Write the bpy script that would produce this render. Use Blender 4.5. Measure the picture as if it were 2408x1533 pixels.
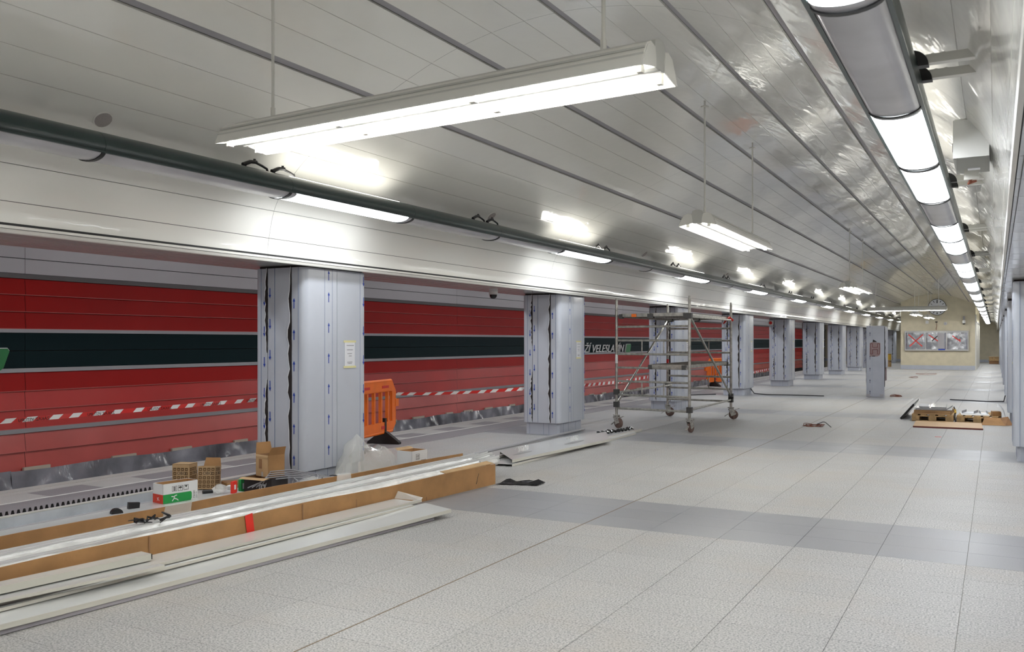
import bpy, math, random
from mathutils import Vector, Matrix
random.seed(11)
scene = bpy.context.scene
col = scene.collection
for o in list(bpy.data.objects):
    bpy.data.objects.remove(o)
R = math.radians

# ------------------------------------------------------------------ camera
cam_d = bpy.data.cameras.new('camera')
cam_d.sensor_width = 36.0
cam_d.lens = 36.0 * 2070.0 / 2408.0
cam_d.shift_y = 36.5 / 2408.0
cam_d.clip_start = 0.05
cam_d.clip_end = 300
cam_d.dof.use_dof = True
cam_d.dof.focus_distance = 12.0
cam_d.dof.aperture_fstop = 5.0
cam = bpy.data.objects.new('camera', cam_d)
col.objects.link(cam)
cam.location = (0, 0, 1.6)
cam.rotation_euler = (R(90), 0, R(28.8))
scene.camera = cam

# ------------------------------------------------------------------ world, exposure
world = bpy.data.worlds.new('world')
scene.world = world
world.use_nodes = True
world.node_tree.nodes['Background'].inputs['Color'].default_value = (0.6, 0.62, 0.65, 1)
world.node_tree.nodes['Background'].inputs['Strength'].default_value = 0.02
scene.view_settings.view_transform = 'Standard'
scene.view_settings.look = 'None'
scene.view_settings.exposure = 1.15
scene.view_settings.gamma = 1.0
scene.view_settings.use_curve_mapping = False
LIT_DIFFUSER = 7.0      # emission of a lit trough module
LIT_TUBE = 32.0          # emission of a fluorescent tube


# ------------------------------------------------------------------ helpers
class MB:
    """collects faces and links them as ONE mesh object"""
    def __init__(s):
        s.v, s.f, s.m = [], [], []

    def add(s, vs, fs, mi=0):
        b = len(s.v)
        s.v += [tuple(p) for p in vs]
        for f in fs:
            s.f.append([b + i for i in f])
            s.m.append(mi)
        return s

    def box(s, x0, x1, y0, y1, z0, z1, mi=0):
        return s.add([(x0, y0, z0), (x1, y0, z0), (x1, y1, z0), (x0, y1, z0), (x0, y0, z1), (x1, y0, z1), (x1, y1, z1), (x0, y1, z1)],
                     [(0, 3, 2, 1), (4, 5, 6, 7), (0, 1, 5, 4), (1, 2, 6, 5), (2, 3, 7, 6), (3, 0, 4, 7)], mi)

    def cbox(s, x0, x1, y0, y1, z0, z1, b=0.003, mi=0):
        """box with chamfered top edge"""
        lo = [(x0, y0, z0), (x1, y0, z0), (x1, y1, z0), (x0, y1, z0)]
        md = [(x0, y0, z1 - b), (x1, y0, z1 - b), (x1, y1, z1 - b), (x0, y1, z1 - b)]
        tp = [(x0 + b, y0 + b, z1), (x1 - b, y0 + b, z1), (x1 - b, y1 - b, z1), (x0 + b, y1 - b, z1)]
        fs = [(8, 9, 10, 11)]
        for i in range(4):
            j = (i + 1) % 4
            fs += [(i, j, 4 + j, 4 + i), (4 + i, 4 + j, 8 + j, 8 + i)]
        return s.add(lo + md + tp, fs, mi)

    def beam(s, a, b, w, h, mi=0, up=(0, 0, 1)):
        """rectangular bar from a to b, w across, h along up"""
        a, b = Vector(a), Vector(b)
        d = (b - a).normalized()
        u = Vector(up)
        x = d.cross(u)
        if x.length < 1e-6:
            x = Vector((1, 0, 0))
        x.normalize()
        u = x.cross(d).normalized()
        x *= w / 2
        u *= h / 2
        vs = [a - x - u, a + x - u, a + x + u, a - x + u, b - x - u, b + x - u, b + x + u, b - x + u]
        return s.add(vs, [(0, 3, 2, 1), (4, 5, 6, 7), (0, 1, 5, 4), (1, 2, 6, 5), (2, 3, 7, 6), (3, 0, 4, 7)], mi)

    def prism(s, poly, a, b, axis='y', mi=0, caps=True):
        """closed 2D polygon extruded along axis from a to b"""
        def p3(q, t):
            return {'y': (q[0], t, q[1]), 'x': (t, q[0], q[1]), 'z': (q[0], q[1], t)}[axis]
        n = len(poly)
        vs = [p3(q, a) for q in poly] + [p3(q, b) for q in poly]
        fs = [(i, (i + 1) % n, n + (i + 1) % n, n + i) for i in range(n)]
        if caps:
            fs += [tuple(reversed(range(n))), tuple(range(n, 2 * n))]
        return s.add(vs, fs, mi)

    def strip(s, pts, a, b, axis='y', mi=0):
        """open 2D polyline extruded along axis"""
        def p3(q, t):
            return {'y': (q[0], t, q[1]), 'x': (t, q[0], q[1]), 'z': (q[0], q[1], t)}[axis]
        n = len(pts)
        return s.add([p3(q, a) for q in pts] + [p3(q, b) for q in pts], [(i, i + 1, n + i + 1, n + i) for i in range(n - 1)], mi)

    def tube(s, path, r, n=8, mi=0, closed=False, caps=True):
        P = [Vector(p) for p in path]
        rs = r if isinstance(r, (list, tuple)) else [r] * len(P)
        rings = []
        up = Vector((0.123, 0.31, 0.95))
        for i, p in enumerate(P):
            if closed:
                t = P[(i + 1) % len(P)] - P[i - 1]
            else:
                t = P[min(i + 1, len(P) - 1)] - P[max(i - 1, 0)]
            t.normalize()
            x = t.cross(up)
            if x.length < 0.05:
                x = t.cross(Vector((1, 0, 0)))
            x.normalize()
            y = x.cross(t)
            rings.append([p + (x * math.cos(2 * math.pi * k / n) + y * math.sin(2 * math.pi * k / n)) * rs[i] for k in range(n)])
        vs = [q for g in rings for q in g]
        m = len(P)
        fs = []
        for i in range(m if closed else m - 1):
            j = (i + 1) % m
            for k in range(n):
                l = (k + 1) % n
                fs.append((i * n + k, i * n + l, j * n + l, j * n + k))
        if caps and not closed:
            fs += [tuple(reversed(range(n))), tuple(range((m - 1) * n, m * n))]
        return s.add(vs, fs, mi)

    def cyl(s, a, b, r, n=12, mi=0):
        return s.tube([a, b], r, n, mi)

    def grid(s, rows, mi=0):
        n = len(rows[0])
        vs = [p for r_ in rows for p in r_]
        fs = [(i * n + j, i * n + j + 1, (i + 1) * n + j + 1, (i + 1) * n + j) for i in range(len(rows) - 1) for j in range(n - 1)]
        return s.add(vs, fs, mi)

    def mesh(s, name, mats, smooth=None):
        me = bpy.data.meshes.new(name)
        me.from_pydata(s.v, [], s.f)
        for m in (mats if isinstance(mats, (list, tuple)) else [mats]):
            me.materials.append(m)
        if any(s.m):
            me.polygons.foreach_set('material_index', s.m)
        if smooth:
            me.polygons.foreach_set('use_smooth', [True] * len(me.polygons))
            me.set_sharp_from_angle(angle=R(smooth))
        me.update()
        return me

    def build(s, name, mats, parent=None, smooth=None):
        o = bpy.data.objects.new(name, s.mesh(name, mats, smooth))
        col.objects.link(o)
        if parent is not None:
            o.parent = parent
        return o


def tag(o, label=None, cat=None, group=None, kind=None):
    if label: o['label'] = label
    if cat: o['category'] = cat
    if group: o['group'] = group
    if kind: o['kind'] = kind
    return o


def thing(name, label, cat, loc=(0, 0, 0), rz=0, group=None):
    o = bpy.data.objects.new(name, None)
    o.empty_display_size = 0.2
    col.objects.link(o)
    o.location = loc
    o.rotation_euler = (0, 0, rz)
    return tag(o, label, cat, group)


def place(name, me, parent=None, loc=(0, 0, 0), rot=(0, 0, 0), scale=None):
    o = bpy.data.objects.new(name, me)
    col.objects.link(o)
    if parent is not None: o.parent = parent
    o.location = loc
    o.rotation_euler = rot
    if scale: o.scale = scale
    return o


def copy_tree(root, loc, rz, label=None, group=None):
    r = root.copy()
    col.objects.link(r)
    r.location = loc
    r.rotation_euler = (0, 0, rz)
    tag(r, label, None, group)
    for ch in list(root.children):
        c = ch.copy()
        col.objects.link(c)
        c.parent = r
        for g in list(ch.children):
            d = g.copy()
            col.objects.link(d)
            d.parent = c
    return r


def text_mesh(txt, size, depth, shear=0.0, name='lettering', align='LEFT'):
    cu = bpy.data.curves.new(name, 'FONT')
    cu.body = txt
    cu.size = size
    cu.extrude = depth
    cu.shear = shear
    cu.align_x = align
    cu.resolution_u = 3
    o = bpy.data.objects.new(name, cu)
    col.objects.link(o)
    dg = bpy.context.evaluated_depsgraph_get()
    me = bpy.data.meshes.new_from_object(o.evaluated_get(dg))
    bpy.data.objects.remove(o)
    bpy.data.curves.remove(cu)
    return me


# ------------------------------------------------------------------ materials
def mat(name, c, rough=0.5, metal=0.0, var=None, bump=None, coat=None, trans=0.0, emit=None, spec=None, aniso=None, alpha=None, var_c=None):
    m = bpy.data.materials.new(name)
    m.use_nodes = True
    nt = m.node_tree
    b = nt.nodes['Principled BSDF']
    b.inputs['Base Color'].default_value = (*c, 1)
    b.inputs['Roughness'].default_value = rough
    b.inputs['Metallic'].default_value = metal
    if spec is not None: b.inputs['Specular IOR Level'].default_value = spec
    if trans: b.inputs['Transmission Weight'].default_value = trans
    if coat:
        b.inputs['Coat Weight'].default_value = coat[0]
        b.inputs['Coat Roughness'].default_value = coat[1]
    if alpha is not None: b.inputs['Alpha'].default_value = alpha
    if emit:
        b.inputs['Emission Color'].default_value = (*emit[0], 1)
        b.inputs['Emission Strength'].default_value = emit[1]
    pos = None
    if var or bump:
        pos = nt.nodes.new('ShaderNodeNewGeometry')
    if var:
        n = nt.nodes.new('ShaderNodeTexNoise')
        n.inputs['Scale'].default_value = var[0]
        n.inputs['Detail'].default_value = 4
        nt.links.new(pos.outputs['Position'], n.inputs['Vector'])
        rp = nt.nodes.new('ShaderNodeValToRGB')
        k = var[1]
        c2 = var_c or tuple(max(0, q * (1 - k)) for q in c)
        c1 = c if var_c else tuple(min(1, q * (1 + k)) for q in c)
        rp.color_ramp.elements[0].position = 0.35
        rp.color_ramp.elements[1].position = 0.65
        rp.color_ramp.elements[0].color = (*c2, 1)
        rp.color_ramp.elements[1].color = (*c1, 1)
        nt.links.new(n.outputs['Fac'], rp.inputs['Fac'])
        nt.links.new(rp.outputs['Color'], b.inputs['Base Color'])
    if bump:
        n = nt.nodes.new('ShaderNodeTexNoise')
        n.inputs['Scale'].default_value = bump[0]
        n.inputs['Detail'].default_value = bump[2] if len(bump) > 2 else 2
        mp = nt.nodes.new('ShaderNodeMapping')
        mp.inputs['Scale'].default_value = bump[3] if len(bump) > 3 else (1, 1, 1)
        nt.links.new(pos.outputs['Position'], mp.inputs['Vector'])
        nt.links.new(mp.outputs['Vector'], n.inputs['Vector'])
        bp = nt.nodes.new('ShaderNodeBump')
        bp.inputs['Strength'].default_value = bump[1]
        bp.inputs['Distance'].default_value = 0.02
        nt.links.new(n.outputs['Fac'], bp.inputs['Height'])
        nt.links.new(bp.outputs['Normal'], b.inputs['Normal'])
        if coat: nt.links.new(bp.outputs['Normal'], b.inputs['Coat Normal'])
    return m


def granite(name, dark, light, stain, grain=95.0, rough=0.42, streak=0.12):
    m = bpy.data.materials.new(name)
    m.use_nodes = True
    nt = m.node_tree
    L = nt.links.new
    b = nt.nodes['Principled BSDF']
    g = nt.nodes.new('ShaderNodeNewGeometry')
    n = nt.nodes.new('ShaderNodeTexNoise')
    n.inputs['Scale'].default_value = grain
    n.inputs['Detail'].default_value = 3
    n.inputs['Roughness'].default_value = 0.7
    L(g.outputs['Position'], n.inputs['Vector'])
    rp = nt.nodes.new('ShaderNodeValToRGB')
    rp.color_ramp.elements[0].position = 0.36
    rp.color_ramp.elements[0].color = (*dark, 1)
    rp.color_ramp.elements[1].position = 0.58
    rp.color_ramp.elements[1].color = (*light, 1)
    L(n.outputs['Fac'], rp.inputs['Fac'])
    n2 = nt.nodes.new('ShaderNodeTexNoise')
    n2.inputs['Scale'].default_value = 0.9
    n2.inputs['Detail'].default_value = 6
    n2.inputs['Roughness'].default_value = 0.65
    L(g.outputs['Position'], n2.inputs['Vector'])
    r2 = nt.nodes.new('ShaderNodeValToRGB')
    r2.color_ramp.elements[0].position = 0.48
    r2.color_ramp.elements[0].color = (0, 0, 0, 1)
    r2.color_ramp.elements[1].position = 0.72
    r2.color_ramp.elements[1].color = (streak * 3, streak * 3, streak * 3, 1)
    L(n2.outputs['Fac'], r2.inputs['Fac'])
    mx = nt.nodes.new('ShaderNodeMixRGB')
    mx.inputs['Color2'].default_value = (*stain, 1)
    L(r2.outputs['Color'], mx.inputs['Fac'])
    L(rp.outputs['Color'], mx.inputs['Color1'])
    oi = nt.nodes.new('ShaderNodeObjectInfo')
    mr = nt.nodes.new('ShaderNodeMapRange')
    mr.inputs['To Min'].default_value = 0.97
    mr.inputs['To Max'].default_value = 1.03
    L(oi.outputs['Random'], mr.inputs['Value'])
    mu = nt.nodes.new('ShaderNodeMixRGB')
    mu.blend_type = 'MULTIPLY'
    mu.inputs['Fac'].default_value = 1
    L(mx.outputs['Color'], mu.inputs['Color1'])
    L(mr.outputs['Result'], mu.inputs['Color2'])
    L(mu.outputs['Color'], b.inputs['Base Color'])
    b.inputs['Roughness'].default_value = rough
    mr2 = nt.nodes.new('ShaderNodeMapRange')
    mr2.inputs['To Min'].default_value = rough - 0.1
    mr2.inputs['To Max'].default_value = rough + 0.14
    L(n2.outputs['Fac'], mr2.inputs['Value'])
    L(mr2.outputs['Result'], b.inputs['Roughness'])
    return m


M = {}
M['panel'] = mat('enamelled_panel', (0.92, 0.91, 0.85), 0.36, 0.0, coat=(1.0, 0.06), bump=(3.2, 0.42, 3, (1.0, 0.45, 1.0)))
M['panel_back'] = mat('panel_backing', (0.03, 0.03, 0.03), 0.7)
M['slot'] = mat('slot_channel', (0.36, 0.35, 0.37), 0.45, 0.0)
M['soffit'] = mat('soffit_strip_metal', (0.52, 0.52, 0.51), 0.25, 0.0, coat=(0.5, 0.1))
M['plaster'] = mat('plaster', (0.60, 0.58, 0.52), 0.85, var=(1.4, 0.04))
M['end_wall'] = mat('cream_render', (0.66, 0.60, 0.45), 0.8, var=(3.0, 0.05), bump=(60, 0.08))
M['white_wall'] = mat('white_wall_panel', (0.62, 0.60, 0.62), 0.45, coat=(0.3, 0.2))
M['red'] = mat('red_enamel', (0.40, 0.006, 0.004), 0.5, var=(0.8, 0.06), spec=0.22)
M['red_film'] = mat('red_enamel_under_film', (0.52, 0.018, 0.014), 0.42, var=(0.7, 0.10), coat=(0.2, 0.2), bump=(2.2, 0.06))
M['pink_film'] = mat('red_enamel_under_hazy_film', (0.60, 0.10, 0.085), 0.38, var=(0.8, 0.12), coat=(0.5, 0.18), bump=(1.7, 0.10))
M['band'] = mat('dark_green_enamel', (0.004, 0.018, 0.021), 0.5, spec=0.12)
M['red_highlight'] = mat('red_panel_highlight', (0.62, 0.17, 0.15), 0.4)  # seam highlight put into the colour of a lighter strip
M['alu'] = mat('aluminium_trim', (0.42, 0.42, 0.44), 0.4, 0.3)
M['dark_trim'] = mat('shadow_gap_trim', (0.16, 0.15, 0.15), 0.6)
M['film'] = mat('column_film', (0.50, 0.53, 0.59), 0.36, var=(1.5, 0.03), coat=(0.25, 0.12), bump=(7, 0.05))
M['plinth'] = mat('plinth_film', (0.50, 0.53, 0.60), 0.4, var=(2, 0.04))
M['ink'] = mat('blue_ink', (0.012, 0.05, 0.36), 0.5)
M['line'] = mat('blue_grey_line', (0.16, 0.22, 0.36), 0.5)
M['tear'] = mat('exposed_dark_joint', (0.016, 0.011, 0.010), 0.75)
M['tear_edge'] = mat('torn_film_edge', (0.05, 0.035, 0.03), 0.6)
M['paper'] = mat('paper', (0.72, 0.73, 0.76), 0.8)
M['print'] = mat('grey_print', (0.25, 0.25, 0.27), 0.8)
M['masking'] = mat('masking_tape', (0.72, 0.68, 0.36), 0.7)
M['beige_tape'] = mat('beige_tape', (0.62, 0.54, 0.44), 0.6)
M['green_metal'] = mat('dark_green_metal', (0.007, 0.028, 0.027), 0.32, 0.0, coat=(0.3, 0.15))
M['diff_off'] = mat('diffuser_unlit', (0.50, 0.49, 0.52), 0.3, var=(2.2, 0.12), coat=(0.5, 0.12))
M['uplight'] = mat('uplight_strip', (0.9, 0.9, 0.85), 0.4, emit=((1.0, 0.97, 0.89), 4.6))
M['diff_on'] = mat('diffuser_lit', (0.9, 0.9, 0.9), 0.4, emit=((0.93, 0.965, 1.0), LIT_DIFFUSER))
M['black'] = mat('black_plastic', (0.012, 0.012, 0.013), 0.4)
M['white_metal'] = mat('white_painted_metal', (0.72, 0.71, 0.66), 0.35, coat=(0.4, 0.12))
M['lamp_grey'] = mat('lamp_grey_metal', (0.50, 0.50, 0.47), 0.4)
M['tube_on'] = mat('fluorescent_tube', (0.95, 0.95, 0.95), 0.3, emit=((1.0, 0.99, 0.955), LIT_TUBE))
M['grey_mesh'] = mat('speaker_mesh', (0.46, 0.42, 0.40), 0.6, var=(320, 0.3))
M['stone'] = granite('light_granite', (0.165, 0.166, 0.168), (0.535, 0.53, 0.52), (0.47, 0.41, 0.34), 85, rough=0.5)
M['stone_dark'] = granite('dark_granite', (0.225, 0.228, 0.244), (0.295, 0.30, 0.316), (0.42, 0.39, 0.34), 140, 0.38, 0.05)
M['grout'] = mat('grout', (0.46, 0.45, 0.42), 0.9)
M['grout_dark'] = mat('brown_joint', (0.20, 0.15, 0.10), 0.9)
M['edge_stone'] = granite('edge_granite', (0.40, 0.40, 0.39), (0.58, 0.57, 0.54), (0.50, 0.45, 0.38), 120)
M['white_line'] = mat('white_line', (0.78, 0.77, 0.73), 0.6, var=(9, 0.1))
M['tactile'] = granite('grey_tactile_stone', (0.22, 0.21, 0.22), (0.34, 0.335, 0.345), (0.42, 0.40, 0.38), 120)
M['trench'] = mat('track_bed', (0.08, 0.075, 0.07), 0.95, var=(3, 0.3))
M['sheet'] = mat('crumpled_plastic_sheet', (0.26, 0.26, 0.29), 0.16, var=(1.2, 0.5), bump=(6.0, 0.7, 3, (1, 1.6, 0.6)), coat=(1.0, 0.06))

# ------------------------------------------------------------------ dimensions
XC, PITCH, CY0 = -3.14, 6.3, 7.71         # hall axis, column pitch, first column
YB, YE, YF = -7.0, 55.6, 77.0             # back wall, front of the end block, far wall
EDGE_L, EDGE_R = -9.33, 3.05              # platform edges
WALL_L, WALL_R = -12.5, 6.22              # track walls


def vault_profile():
    pts = [(0, 4.295), (.947, 4.165), (1.827, 3.817), (2.58, 3.45), (3.05, 3.02), (3.19, 2.62), (3.20, 2.40)]
    f = [(-pts[1][0], pts[1][1])] + pts + [(3.20, 2.20)]
    out = []
    for i in range(1, len(f) - 2):
        p0, p1, p2, p3 = [Vector(q) for q in f[i - 1:i + 3]]
        for k in range(60):
            t = k / 60
            out.append(.5 * ((2 * p1) + (p2 - p0) * t + (2 * p0 - 5 * p1 + 4 * p2 - p3) * t * t + (3 * p1 - p0 - 3 * p2 + p3) * t ** 3))
    out.append(Vector(pts[-1]))
    S = [0.0]
    for a, b in zip(out, out[1:]): S.append(S[-1] + (b - a).length)
    return out, S


VP_, VS_ = vault_profile()


def vault(s, off=0.0):
    """point on the vault at arc length s from the crown (negative = left), pushed out by off"""
    a = min(abs(s), VS_[-1])
    i = max(1, next((k for k, q in enumerate(VS_) if q >= a), len(VS_) - 1))
    t = (a - VS_[i - 1]) / (VS_[i] - VS_[i - 1])
    p = VP_[i - 1].lerp(VP_[i], t)
    d = (VP_[min(i + 3, len(VP_) - 1)] - VP_[max(i - 4, 0)]).normalized()
    n = Vector((-d.y, d.x))
    p = p + n * off
    return (XC + p.x * (1 if s > 0 else -1), p.y)


# ------------------------------------------------------------------ floor
def build_floor():
    fl = MB()
    fl.box(EDGE_L, EDGE_R, YB, YF, -0.35, -0.006)
    floor = tag(fl.build('floor', M['grout']), 'pale granite platform floor crossed by darker grey bands', kind='structure')
    j = MB()
    j.box(XC - 0.030 - 0.0065, XC - 0.030 + 0.0045, YB, YE, -0.0058, 0.0006)
    j.build('centre_joint', M['grout_dark'], floor)
    tw, row, g = 0.597, PITCH / 15.0, 0.0028
    t_l = MB().cbox(0, tw - g, 0, row - g, -0.006, 0, 0.0006).mesh('paving_tile', M['stone'])
    t_d = MB().cbox(0, tw - g, 0, row - g, -0.006, 0, 0.0006).mesh('paving_tile_dark', M['stone_dark'])
    th = R(28.8)
    near, far = [], []
    x00 = XC - 0.030 - 8 * tw
    ys = CY0 - 0.63
    k0 = int((YB - ys) // row) + 1
    k1 = int((YF - ys) // row)
    for k in range(k0, k1):
        y = ys + k * row
        dark = (k % 15) in (0, 1, 2)
        for c in range(0, 16):
            x = x00 + c * tw
            cx_, cy_ = x + tw / 2, y + row / 2
            d = -cx_ * math.sin(th) + cy_ * math.cos(th)
            lat = cx_ * math.cos(th) + cy_ * math.sin(th)
            inview = d > 3.0 and abs(lat / d) < 0.60 and (1.6 * 2070 / d) < 760 and not (cx_ < -4.8 and cy_ < 8)
            (near if inview else far).append((d, x, y, dark))
    near.sort()
    far += near[300:]
    for d, x, y, dark in near[:300]:
        place('paving_tile', t_d if dark else t_l, floor, (x, y, 0))
    for nm, dk in (('paving', False), ('paving_dark', True)):
        m = MB()
        for d, x, y, dark in far:
            if dark == dk:
                m.cbox(x, x + tw - g, y, y + row - g, -0.006, 0, 0.0006)
        tag(m.build(nm, M['stone_dark' if dk else 'stone'], floor), kind='stuff')
    # platform edge zones, both sides
    for sgn, e in ((1, EDGE_L), (-1, EDGE_R)):
        xs = lambda a, b: (min(e + sgn * a, e + sgn * b), max(e + sgn * a, e + sgn * b))
        m = MB()
        for a, b in ((0, 0.17), (0.19, 0.36)):
            x0, x1 = xs(a, b)
            m.box(x0, x1, YB, YF, -0.006, 0.0)
        m.build('edge_slab', M['edge_stone'], floor)
        lt, dk = MB(), MB()
        x0, x1 = xs(0.365, 0.76)
        y, q = YB, 0
        while y < YF:
            (lt if q % 2 else dk).box(x0, x1, y, min(y + 0.63, YF), -0.006, 0.0)
            y += 0.634
            q += 1
        tag(lt.build('edge_tile_light', M['edge_stone'], floor), kind='stuff')
        tag(dk.build('edge_tile_dark', M['tactile'], floor), kind='stuff')
        x0, x1 = xs(0.765, 0.80)
        MB().box(x0, x1, YB, YF, -0.006, 0.001).build('white_line', M['white_line'], floor)
        x0, x1 = xs(0.805, 1.37)
        MB().box(x0, x1, YB, YF, -0.006, 0.0).build('tactile_band', M['tactile'], floor)
    x0, x1 = x00 + 16 * tw, EDGE_R - 1.37
    if x1 > x0: MB().box(x0, x1, YB, YF, -0.006, 0).build('side_paving', M['stone'], floor)
    return floor


build_floor()


# ------------------------------------------------------------------ ceiling vault
SEAMS = [0, .319, .638, .958, 1.274, 1.568, 1.906, 2.273, 2.600, 2.856, 3.246, 3.533, 3.806, 4.005]
SLOTS = (0, .958, 1.906)


def build_ceiling():
    n = 40
    sh = MB()
    pr = [vault(-4.03 + 8.06 * i / (2 * n) if i != n else 1e-4, 0.05) for i in range(2 * n + 1)]
    sh.strip(pr, YB, YF)
    ce = tag(sh.build('ceiling', M['panel_back']), 'curved vault of long white enamelled ceiling panels', kind='structure')
    bays = [0.2 + PITCH * k for k in range(-1, 9)]
    for side in (-1, 1):
        for a, b in zip(SEAMS, SEAMS[1:]):
            ga = 0.038 if a in SLOTS else 0.0022
            gb = 0.038 if b in SLOTS else 0.0022
            sa, sb = a + ga, b - gb
            pts = [vault(side * sa, 0.022)] + [vault(side * (sa + (sb - sa) * i / 5), 0) for i in range(6)] + [vault(side * sb, 0.022)]
            m = MB().strip(pts, 0.001, PITCH - 0.002)
            me = m.mesh('ceiling_panel', M['panel'], 40)
            for y in bays:
                place('ceiling_panel', me, ce, (0, y, 0))
            m2 = MB().strip(pts, bays[-1] + PITCH, YF).strip(pts, YB, bays[0] - 0.002)
            if a == 0 and side == -1:
                rest = m2
            else:
                rest.add(m2.v, m2.f)
    tag(rest.build('end_panels', M['panel'], ce, 40), kind='stuff')
    for s in (-1.906, -.958, 0.0001, .958, 1.906):
        pts = [vault(s - 0.026 if abs(s) > .1 else -0.026, 0.012), vault(s + 0.044 if abs(s) > .1 else 0.044, 0.012)]
        MB().strip(pts, YB, YF).build('slot_channel', M['slot'], ce)
    # edge lip, soffit strips, beam back and track vault on each side
    for sd in (-1, 1):
        X = lambda dx: XC + sd * dx
        m = MB()
        m.strip([(X(3.198), 2.425), (X(3.203), 2.40), (X(3.222), 2.395), (X(3.226), 2.43)], YB, YF)
        m.build('edge_lip', M['white_metal'], ce)
        xs = [3.225, 3.44, 3.66, 3.88, 4.10, 4.31]
        if sd > 0:      # square soffit panels with open joints
            for a, b in ((3.23, 3.77), (3.775, 4.31)):
                me = MB().box(min(X(a), X(b)), max(X(a), X(b)), 0.004, .626, 2.425, 2.447).mesh('soffit_panel', M['panel'])
                for k in range(64):
                    place('soffit_panel', me, ce, (0, 2.0 + .63 * k, 0))
                MB().box(min(X(a), X(b)), max(X(a), X(b)), 2.0 + .63 * 64, YF, 2.425, 2.447).build('soffit_strip', M['panel'], ce)
                MB().box(min(X(a), X(b)), max(X(a), X(b)), YB, 1.998, 2.425, 2.447).build('soffit_strip', M['panel'], ce)
        for a, b in zip(xs, xs[1:]) if sd < 0 else ():
            MB().strip([(X(a + .006), 2.45), (X(a + .006), 2.425), (X(b - .006), 2.425), (X(b - .006), 2.45)], YB, YF).build('soffit_strip', M['soffit'], ce)
        MB().box(min(X(3.2), X(4.31)), max(X(3.2), X(4.31)), YB, YF, 2.452, 2.47).build('soffit_backing', M['panel_back'], ce)
        MB().strip([(X(4.31), 2.425), (X(4.315), 3.3), (X(4.5), 3.62), (X(5.4), 4.0), (X(6.6), 4.12), (X(7.8), 3.95), (X(8.8), 3.5), (X(9.36), 2.98)], YB, YF).build('track_vault', M['white_wall'], ce, 40)
    return ce


CEILING = build_ceiling()


# ------------------------------------------------------------------ walls
def build_track_wall(name, x, sd, label):
    """striped enamel wall behind the track; sd = +1 when it faces +X"""
    base = MB()
    base.box(min(x, x - sd * 0.3), max(x, x - sd * 0.3), YB, YF, -1.25, 3.0)
    w = tag(base.build(name, M['panel_back']), label, kind='structure')

    def run(nm, z0, z1, m, d0=0.02, d1=0.045, joint=5.9):
        """one row of wall panels: leaning slightly so each catches the light on its own"""
        me = MB()
        pr = [(x, z0), (x + sd * d0, z0 + .004), (x + sd * d1, z1 - .004), (x, z1)]
        me.strip(pr, 0, joint - 0.006)
        me = me.mesh(nm, m)
        if nm == 'red_panel':
            MB().box(min(x, x + sd * (d0 + .003)), max(x, x + sd * (d0 + .003)), YB, 62, z0 - .0035, z0 + .0045).build('edge_highlight', M['red_highlight'], w)
        y = 7.87 - 3 * joint
        while y < 62:
            place(nm, me, w, (0, y, 0))
            y += joint
    for z0, z1 in ((2.815, 2.985), (2.59, 2.81)):
        run('white_panel', z0, z1, M['white_wall'], 0.03, 0.03)
    for z0, z1 in ((2.282, 2.518), (2.035, 2.278), (1.785, 2.03)):
        run('red_panel', z0, z1, M['red'], 0.05, 0.02)
    run('red_panel', .877, 1.147, M['red'], 0.05, 0.02)
    for z0, z1 in ((.603, .873), (.330, .598)):
        run('red_panel', z0, z1, M['red_film'], 0.05, 0.018)
    for z0, z1 in ((-.010, .260), (-.30, -.015)):
        run('red_panel', z0, z1, M['pink_film'], 0.055, 0.015)
    for z0, z1 in ((1.468, 1.727), (1.212, 1.463)):
        run('dark_panel', z0, z1, M['band'], 0.03, 0.03)
    for z0, z1, mm in ((2.52, 2.588, 'dark_trim'), (1.729, 1.783, 'alu'), (1.149, 1.209, 'alu'), (.262, .328, 'alu')):
        MB().box(min(x, x + sd * .05), max(x, x + sd * .05), YB, YF, z0, z1).build('trim_strip', M[mm], w)
    return w


WALL = build_track_wall('wall_left', WALL_L, 1, 'red track wall with a dark green name band and grey trims')
build_track_wall('wall_right', WALL_R, -1, 'red track wall behind the columns nearest the camera')
for nm, a, b in (('track_bed_left', WALL_L, EDGE_L), ('track_bed_right', EDGE_R, WALL_R)):
    t_ = MB().box(a - .3, b + .3, YB, YF, -1.35, -1.2)
    tag(t_.build('floor_track' if a < 0 else 'floor_track_far', M['trench']), 'dark track bed below the platform edge', kind='structure')
MB_ = MB()
MB_.box(WALL_L - .3, WALL_R + .3, YB - .2, YB, -1.3, 4.6)
tag(MB_.build('wall_back', M['plaster']), 'plain wall closing the hall behind the camera', kind='structure')
MB_ = MB()
MB_.box(WALL_L - .3, WALL_R + .3, YF, YF + .2, -1.3, 4.6)
WFAR = tag(MB_.build('wall_far', M['end_wall']), 'cream wall at the far end of the side passage', kind='structure')


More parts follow.
